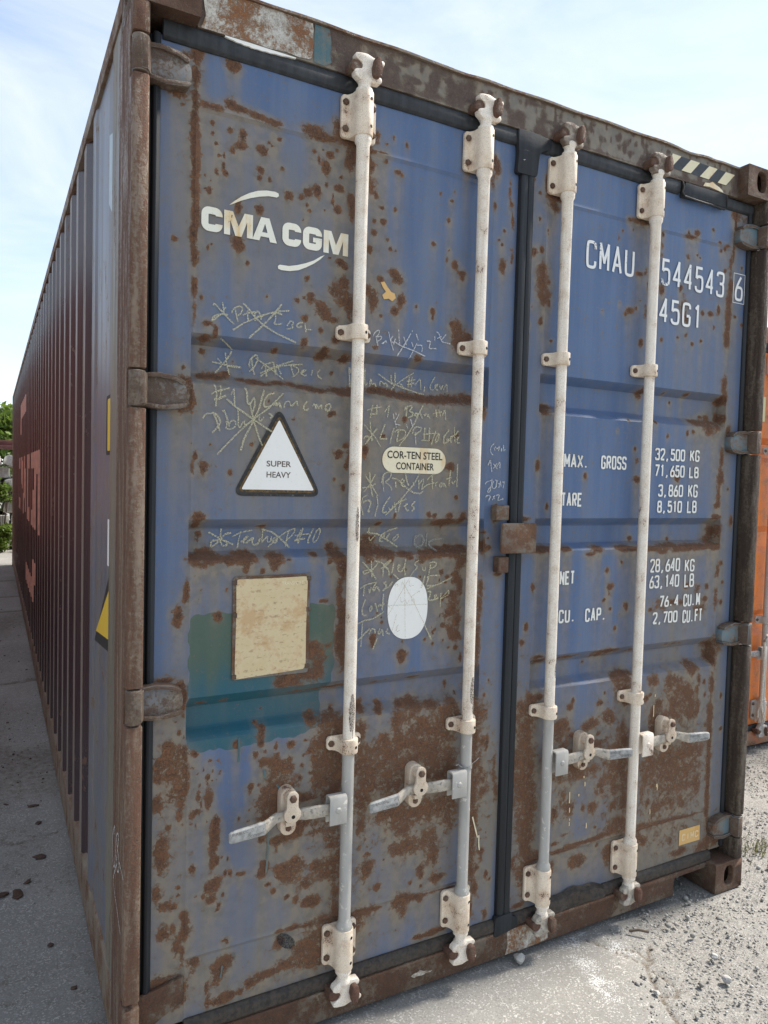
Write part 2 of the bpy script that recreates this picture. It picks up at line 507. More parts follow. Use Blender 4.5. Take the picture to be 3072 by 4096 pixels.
def ground_mat():
    k = NT('concrete_and_gravel')
    g, d, wsp = k.attr('gravel'), k.attr('dirt'), k.attr('spill')
    n1 = k.noise(1.6, 7, .6)
    n2 = k.noise(26, 6, .65)
    n3 = k.noise(170, 4, .65)
    n4 = k.noise(480, 2, .6)
    v = k.voronoi(230, 'F1', 1, 'Color')
    sep = k.n.new('ShaderNodeSeparateColor')
    k.l.new(v, sep.inputs[0])
    agg = k.step(sep.outputs[0], .74, .80)
    aggd = k.step(sep.outputs[1], .84, .88)
    conc = k.mix(k.step(n1, .35, .7), (.212, .204, .188), (.280, .270, .250))
    conc = k.mix(k.math('MULTIPLY', k.step(n3, .40, .66), .40), conc, (.235, .225, .210))
    conc = k.mix(k.math('MULTIPLY', agg, k.step(n2, .40, .62, .15, .75)), conc, (.50, .485, .455))
    conc = k.mix(k.math('MULTIPLY', aggd, .55), conc, (.17, .16, .148))
    grav = k.mix(k.step(n3, .34, .62), (.165, .158, .146), (.250, .241, .224))
    grav = k.mix(k.math('MULTIPLY', agg, .7), grav, (.40, .39, .365))
    grav = k.mix(k.math('MULTIPLY', k.step(k.noise(60, 4, .7), .5, .62), .45), grav, (.13, .125, .115))
    grav = k.mix(k.math('MULTIPLY', k.step(n2, .40, .64), .5), grav, (.30, .285, .262))
    col = k.mix(k.step(k.math('MULTIPLY_ADD', k.math('SUBTRACT', n2, .5), 1.0, g), .42, .60), conc, grav)
    dd = k.math('MULTIPLY_ADD', k.math('SUBTRACT', n2, .5), 1.4, d)
    col = k.mix(k.math('MULTIPLY', k.step(dd, .25, .8), .85), col, k.mix(k.step(n3, .4, .6), (.082, .066, .050), (.165, .136, .104)))
    ww = k.math('MULTIPLY', k.step(k.math('MULTIPLY_ADD', k.math('SUBTRACT', n3, .5), 2.6, k.math('MULTIPLY_ADD', k.math('SUBTRACT', n2, .5), 1.2, wsp)), .46, .74), .85)
    col = k.mix(ww, col, (.52, .52, .51))
    h = k.math('MULTIPLY_ADD', n3, k.math('MULTIPLY_ADD', g, .35, .6), k.math('MULTIPLY', n4, .25))
    h = k.math('MULTIPLY_ADD', agg, .12, h)
    return k.done(col, .92, h, .005, .55, spec=.2)
M_ground = ground_mat()
M_stone = None
def stone_mat():
    k = NT('limestone_gravel')
    oi = k.n.new('ShaderNodeNewGeometry')
    rnd = oi.outputs['Random Per Island']
    n = k.noise(140, 5, .65)
    col = k.ramp(rnd, [(0, (.185, .178, .164)), (.4, (.245, .236, .220)), (.85, (.310, .300, .284)), (1, (.44, .43, .41))])
    col = k.mix(k.step(n, .35, .65), k.mix(.5, col, (.26, .25, .23)), col)
    return k.done(col, .9, n, .002, .4, spec=.2)
M_stone = stone_mat()
M_flake = plain('rust_flake', (.075, .043, .030), .9, .4, 90, .6)
M_conc = plain('sleeper_concrete', (.52, .51, .47), .85, .25, 12, .5, spots=(.60, .72, 30, (.33, .31, .27)))
M_beam = plain('maroon_beam', (.13, .05, .045), .7, .3, 6, .3)
M_maroon = plain('maroon_wall_paint', (.145, .046, .036), .38, .18, 4, .1)
M_bark = plain('bark', (.10, .075, .055), .9, .35, 20, .8, stretch=(1, 1, .25))

def leaf_mat(name, c1, c2):
    k = NT(name)
    oi = k.n.new('ShaderNodeNewGeometry').outputs['Random Per Island']
    col = k.mix(oi, c1, c2)
    k.put(k.bsdf.inputs['Subsurface Weight'], 0.)
    tr = k.n.new('ShaderNodeBsdfTranslucent')
    k.l.new(col, tr.inputs['Color'])
    ms = k.n.new('ShaderNodeMixShader')
    ms.inputs[0].default_value = .38
    k.done(col, .55, None, spec=.35)
    k.l.new(k.bsdf.outputs[0], ms.inputs[1])
    k.l.new(tr.outputs[0], ms.inputs[2])
    k.l.new(ms.outputs[0], k.n['Material Output'].inputs['Surface'])
    return k.mat
M_leaf = leaf_mat('leaf_green', (.070, .120, .018), (.160, .230, .035))
M_leafd = leaf_mat('leaf_dark', (.028, .058, .014), (.062, .105, .024))
M_orange = steel('orange_paint', (.80, .220, .042), base2=(.84, .250, .055), rust=.06, amp=.8, dirt=.15, rough=.38, seed=9)
M_ored = steel('orange_sill', (.44, .115, .035), rust=.30, amp=1.0, dirt=.5, seed=10)
M_rope = plain('dirty_white_rope', (.52, .47, .40), .95, .25, 120, .5)
M_yell = print_mat('yellow_decal', (.72, .47, .05), .2, (.55, .33, .05))
M_cyl = print_mat('cream_sign', (.66, .60, .36), .3, (.55, .45, .2))
M_card = plain('side_sign_blue', (.42, .50, .55), .5, .1)

# ------------------------------------------------------------------ lettering helpers
def chaikin(P, n=2):
    for _ in range(n):
        Q = [P[0]]
        for a, b in zip(P[:-1], P[1:]):
            Q += [(a[0] * .75 + b[0] * .25, a[1] * .75 + b[1] * .25), (a[0] * .25 + b[0] * .75, a[1] * .25 + b[1] * .75)]
        P = Q + [P[-1]]
    return P

def ribbon(mb, P, w, fy, off, mi=None, jitter=0.):
    """flat stroke of width w along P (x,z), facing -y; one mitred strip"""
    Q = [P[0]]
    for p in P[1:]:
        if math.hypot(p[0] - Q[-1][0], p[1] - Q[-1][1]) > 1e-4: Q.append(p)
    if len(Q) < 2: return
    V = []
    n = len(Q)
    for i, p in enumerate(Q):
        a = Vector(Q[max(i - 1, 0)]); b = Vector(p); c = Vector(Q[min(i + 1, n - 1)])
        t1 = (b - a).normalized() if i else (c - b).normalized()
        t2 = (c - b).normalized() if i < n - 1 else t1
        nn = (Vector((-t1.y, t1.x)) + Vector((-t2.y, t2.x)))
        if nn.length < .35: nn = Vector((-t1.y, t1.x)) * 1.0
        else:
            nn.normalize()
            nn *= min(1.7, 1 / max(.4, nn.dot(Vector((-t1.y, t1.x)))))
        h = w / 2 * (1 + jitter * random.uniform(-1, 1))
        for s_ in (1, -1):
            q = b + nn * h * s_
            V.append((q.x, fy(q.x, q.y) - off - i * 3e-6, q.y))
    F = []
    for i in range(n - 1):
        F.append((2 * i, 2 * i + 1, 2 * i + 3, 2 * i + 2))
    mb.add(V, F, mi)

GL = {
 'C': ['c1,.74 1,.92 .8,1 .2,1 0,.92 0,.08 .2,0 .8,0 1,.08 1,.26'], 'M': ['s0,0 0,1 .5,.3 1,1 1,0'], 'A': ['s0,0 .5,1 1,0', 's.2,.3 .8,.3'],
 'U': ['c0,1 0,.1 .2,0 .8,0 1,.1 1,1'], '5': ['s.95,1 .1,1 .06,.54', 'c.06,.54 .3,.63 .85,.63 1,.52 1,.1 .8,0 .2,0 0,.1 0,.2'],
 '4': ['s.74,0 .74,1 0,.28 1,.28'], '3': ['c0,.84 .06,1 .9,1 1,.92 1,.62 .8,.53 .4,.53', 'c.4,.53 .85,.53 1,.44 1,.08 .85,0 .1,0 0,.1 0,.2'],
 '6': ['c.78,1 .35,.72 0,.4 0,.08 .2,0 .8,0 1,.08 1,.46 .8,.54 .2,.54 .04,.44'], 'G': ['c1,.78 1,.92 .8,1 .2,1 0,.92 0,.08 .2,0 .8,0 1,.08 1,.45', 's1,.45 .55,.45'],
 '1': ['s.55,0 .55,1 .2,.84'], 'X': ['s0,0 1,1', 's0,1 1,0'], 'R': ['s0,0 0,1', 'c0,1 .8,1 1,.93 1,.57 .8,.5 0,.5', 's.5,.5 1,0'],
 'O': ['c.5,1 .15,1 0,.92 0,.08 .15,0 .85,0 1,.08 1,.92 .85,1 .5,1'], 'S': ['c1,.78 1,.93 .8,1 .2,1 0,.93 0,.6 .2,.53 .8,.47 1,.4 1,.07 .8,0 .2,0 0,.07 0,.22'],
 'T': ['s0,1 1,1', 's.5,1 .5,0'], 'E': ['s1,1 0,1 0,0 1,0', 's0,.53 .8,.53'], 'N': ['s0,0 0,1 1,0 1,1'], '7': ['s0,1 1,1 .3,0'],
 '2': ['c0,.8 0,.93 .15,1 .85,1 1,.93 1,.62 .6,.38 .0,0', 's0,0 1,0'], '8': ['c.5,1 .15,1 .05,.92 .05,.6 .25,.53 .75,.53 .95,.6 .95,.92 .85,1 .5,1', 'c.5,.53 .15,.53 0,.43 0,.08 .2,0 .8,0 1,.08 1,.43 .85,.53 .5,.53'],
 'K': ['s0,0 0,1', 's1,1 .05,.36', 's.36,.58 1,0'], 'L': ['s0,1 0,0 1,0'], 'B': ['s0,0 0,1', 'c0,1 .75,1 .93,.92 .93,.6 .75,.53 0,.53', 'c0,.53 .8,.53 1,.44 1,.08 .8,0 0,0'],
 'F': ['s0,0 0,1 1,1', 's0,.53 .8,.53'], 'P': ['s0,0 0,1', 'c0,1 .8,1 1,.93 1,.54 .8,.47 0,.47'], '.': ['s.3,0 .3,.13'], ',': ['s.45,.1 .2,-.16'], 'I': ['s.5,0 .5,1'], 'V': ['s0,1 .5,0 1,1'],
 'Q': ['c.5,1 .15,1 0,.92 0,.08 .15,0 .85,0 1,.08 1,.92 .85,1 .5,1', 's.6,.3 1,-.05'], '-': ['s.1,.5 .9,.5'], 'Z': ['s0,1 1,1 0,0 1,0'], 'H': ['s0,0 0,1', 's1,0 1,1', 's0,.5 1,.5'], 'Y': ['s0,1 .5,.5 1,1', 's.5,.5 .5,0'], 'D': ['s0,0 0,1', 'c0,1 .7,1 1,.85 1,.15 .7,0 0,0']}
GL['0'] = GL['O']

def strokes(mb, text, x0, pitch, cw, z0, z1, w, fy, off=.0024, mi=None):
    x = x0
    k = 0
    hw = w / 2
    for ch in text:
        for s_ in GL.get(ch, []):
            pts = [tuple(float(q) for q in a.split(',')) for a in s_[1:].split()]
            pts = [(x + hw + a * (cw - w), z0 + hw + b * (z1 - z0 - w)) for a, b in pts]
            if s_[0] == 'c': segs = [chaikin(pts, 2)]
            else:
                segs = []
                for j in range(len(pts) - 1):
                    a, b = Vector(pts[j]), Vector(pts[j + 1])
                    d_ = (b - a).normalized() * w * .42
                    segs.append([tuple(a - d_ * (j > 0)), tuple(b + d_ * (j < len(pts) - 2))])
            for q in segs:
                ribbon(mb, q, w, fy, off + k * .00010, mi)
                k = (k + 1) % 7
        x += pitch
    return mb

def font_text(mb, text, x0, x1, z0, z1, y, mi=None, bold=.0, flip=False):
    cu = bpy.data.curves.new('txt', 'FONT')
    cu.body = text
    cu.offset = bold
    cu.resolution_u = 3
    ob = bpy.data.objects.new('txt', cu)
    COL.objects.link(ob)
    dg = bpy.context.evaluated_depsgraph_get()
    me = bpy.data.meshes.new_from_object(ob.evaluated_get(dg))
    bpy.data.objects.remove(ob)
    bpy.data.curves.remove(cu)
    V = np.array([v.co[:] for v in me.vertices])
    mn, mxv = V.min(0), V.max(0)
    T = (V - mn) / np.maximum(mxv - mn, 1e-9)
    if flip: T[:, :2] = 1 - T[:, :2]
    P = [(x0 + (x1 - x0) * t[0], y, z0 + (z1 - z0) * t[1]) for t in T]
    mb.add(P, [tuple(p.vertices) for p in me.polygons], mi)
    bpy.data.meshes.remove(me)
    return mb

# ------------------------------------------------------------------ door surface of the blue container
RZ = [-1, .922, .948, 1.004, 1.04, 1.409, 1.430, 1.494, 1.52, 1.878, 1.909, 1.986, 2.010, 9]
RDP = [0, 0, .042, .042, 0, 0, .042, .042, 0, 0, .042, .042, 0, 0]
YD = .062
PANELS = ((.167, 1.118), (1.336, 2.284))
def ysurf(x, z):
    d = float(np.interp(z, RZ, RDP)) if (PANELS[0][0] < x < PANELS[0][1] or PANELS[1][0] < x < PANELS[1][1]) else 0.
    return YD + d

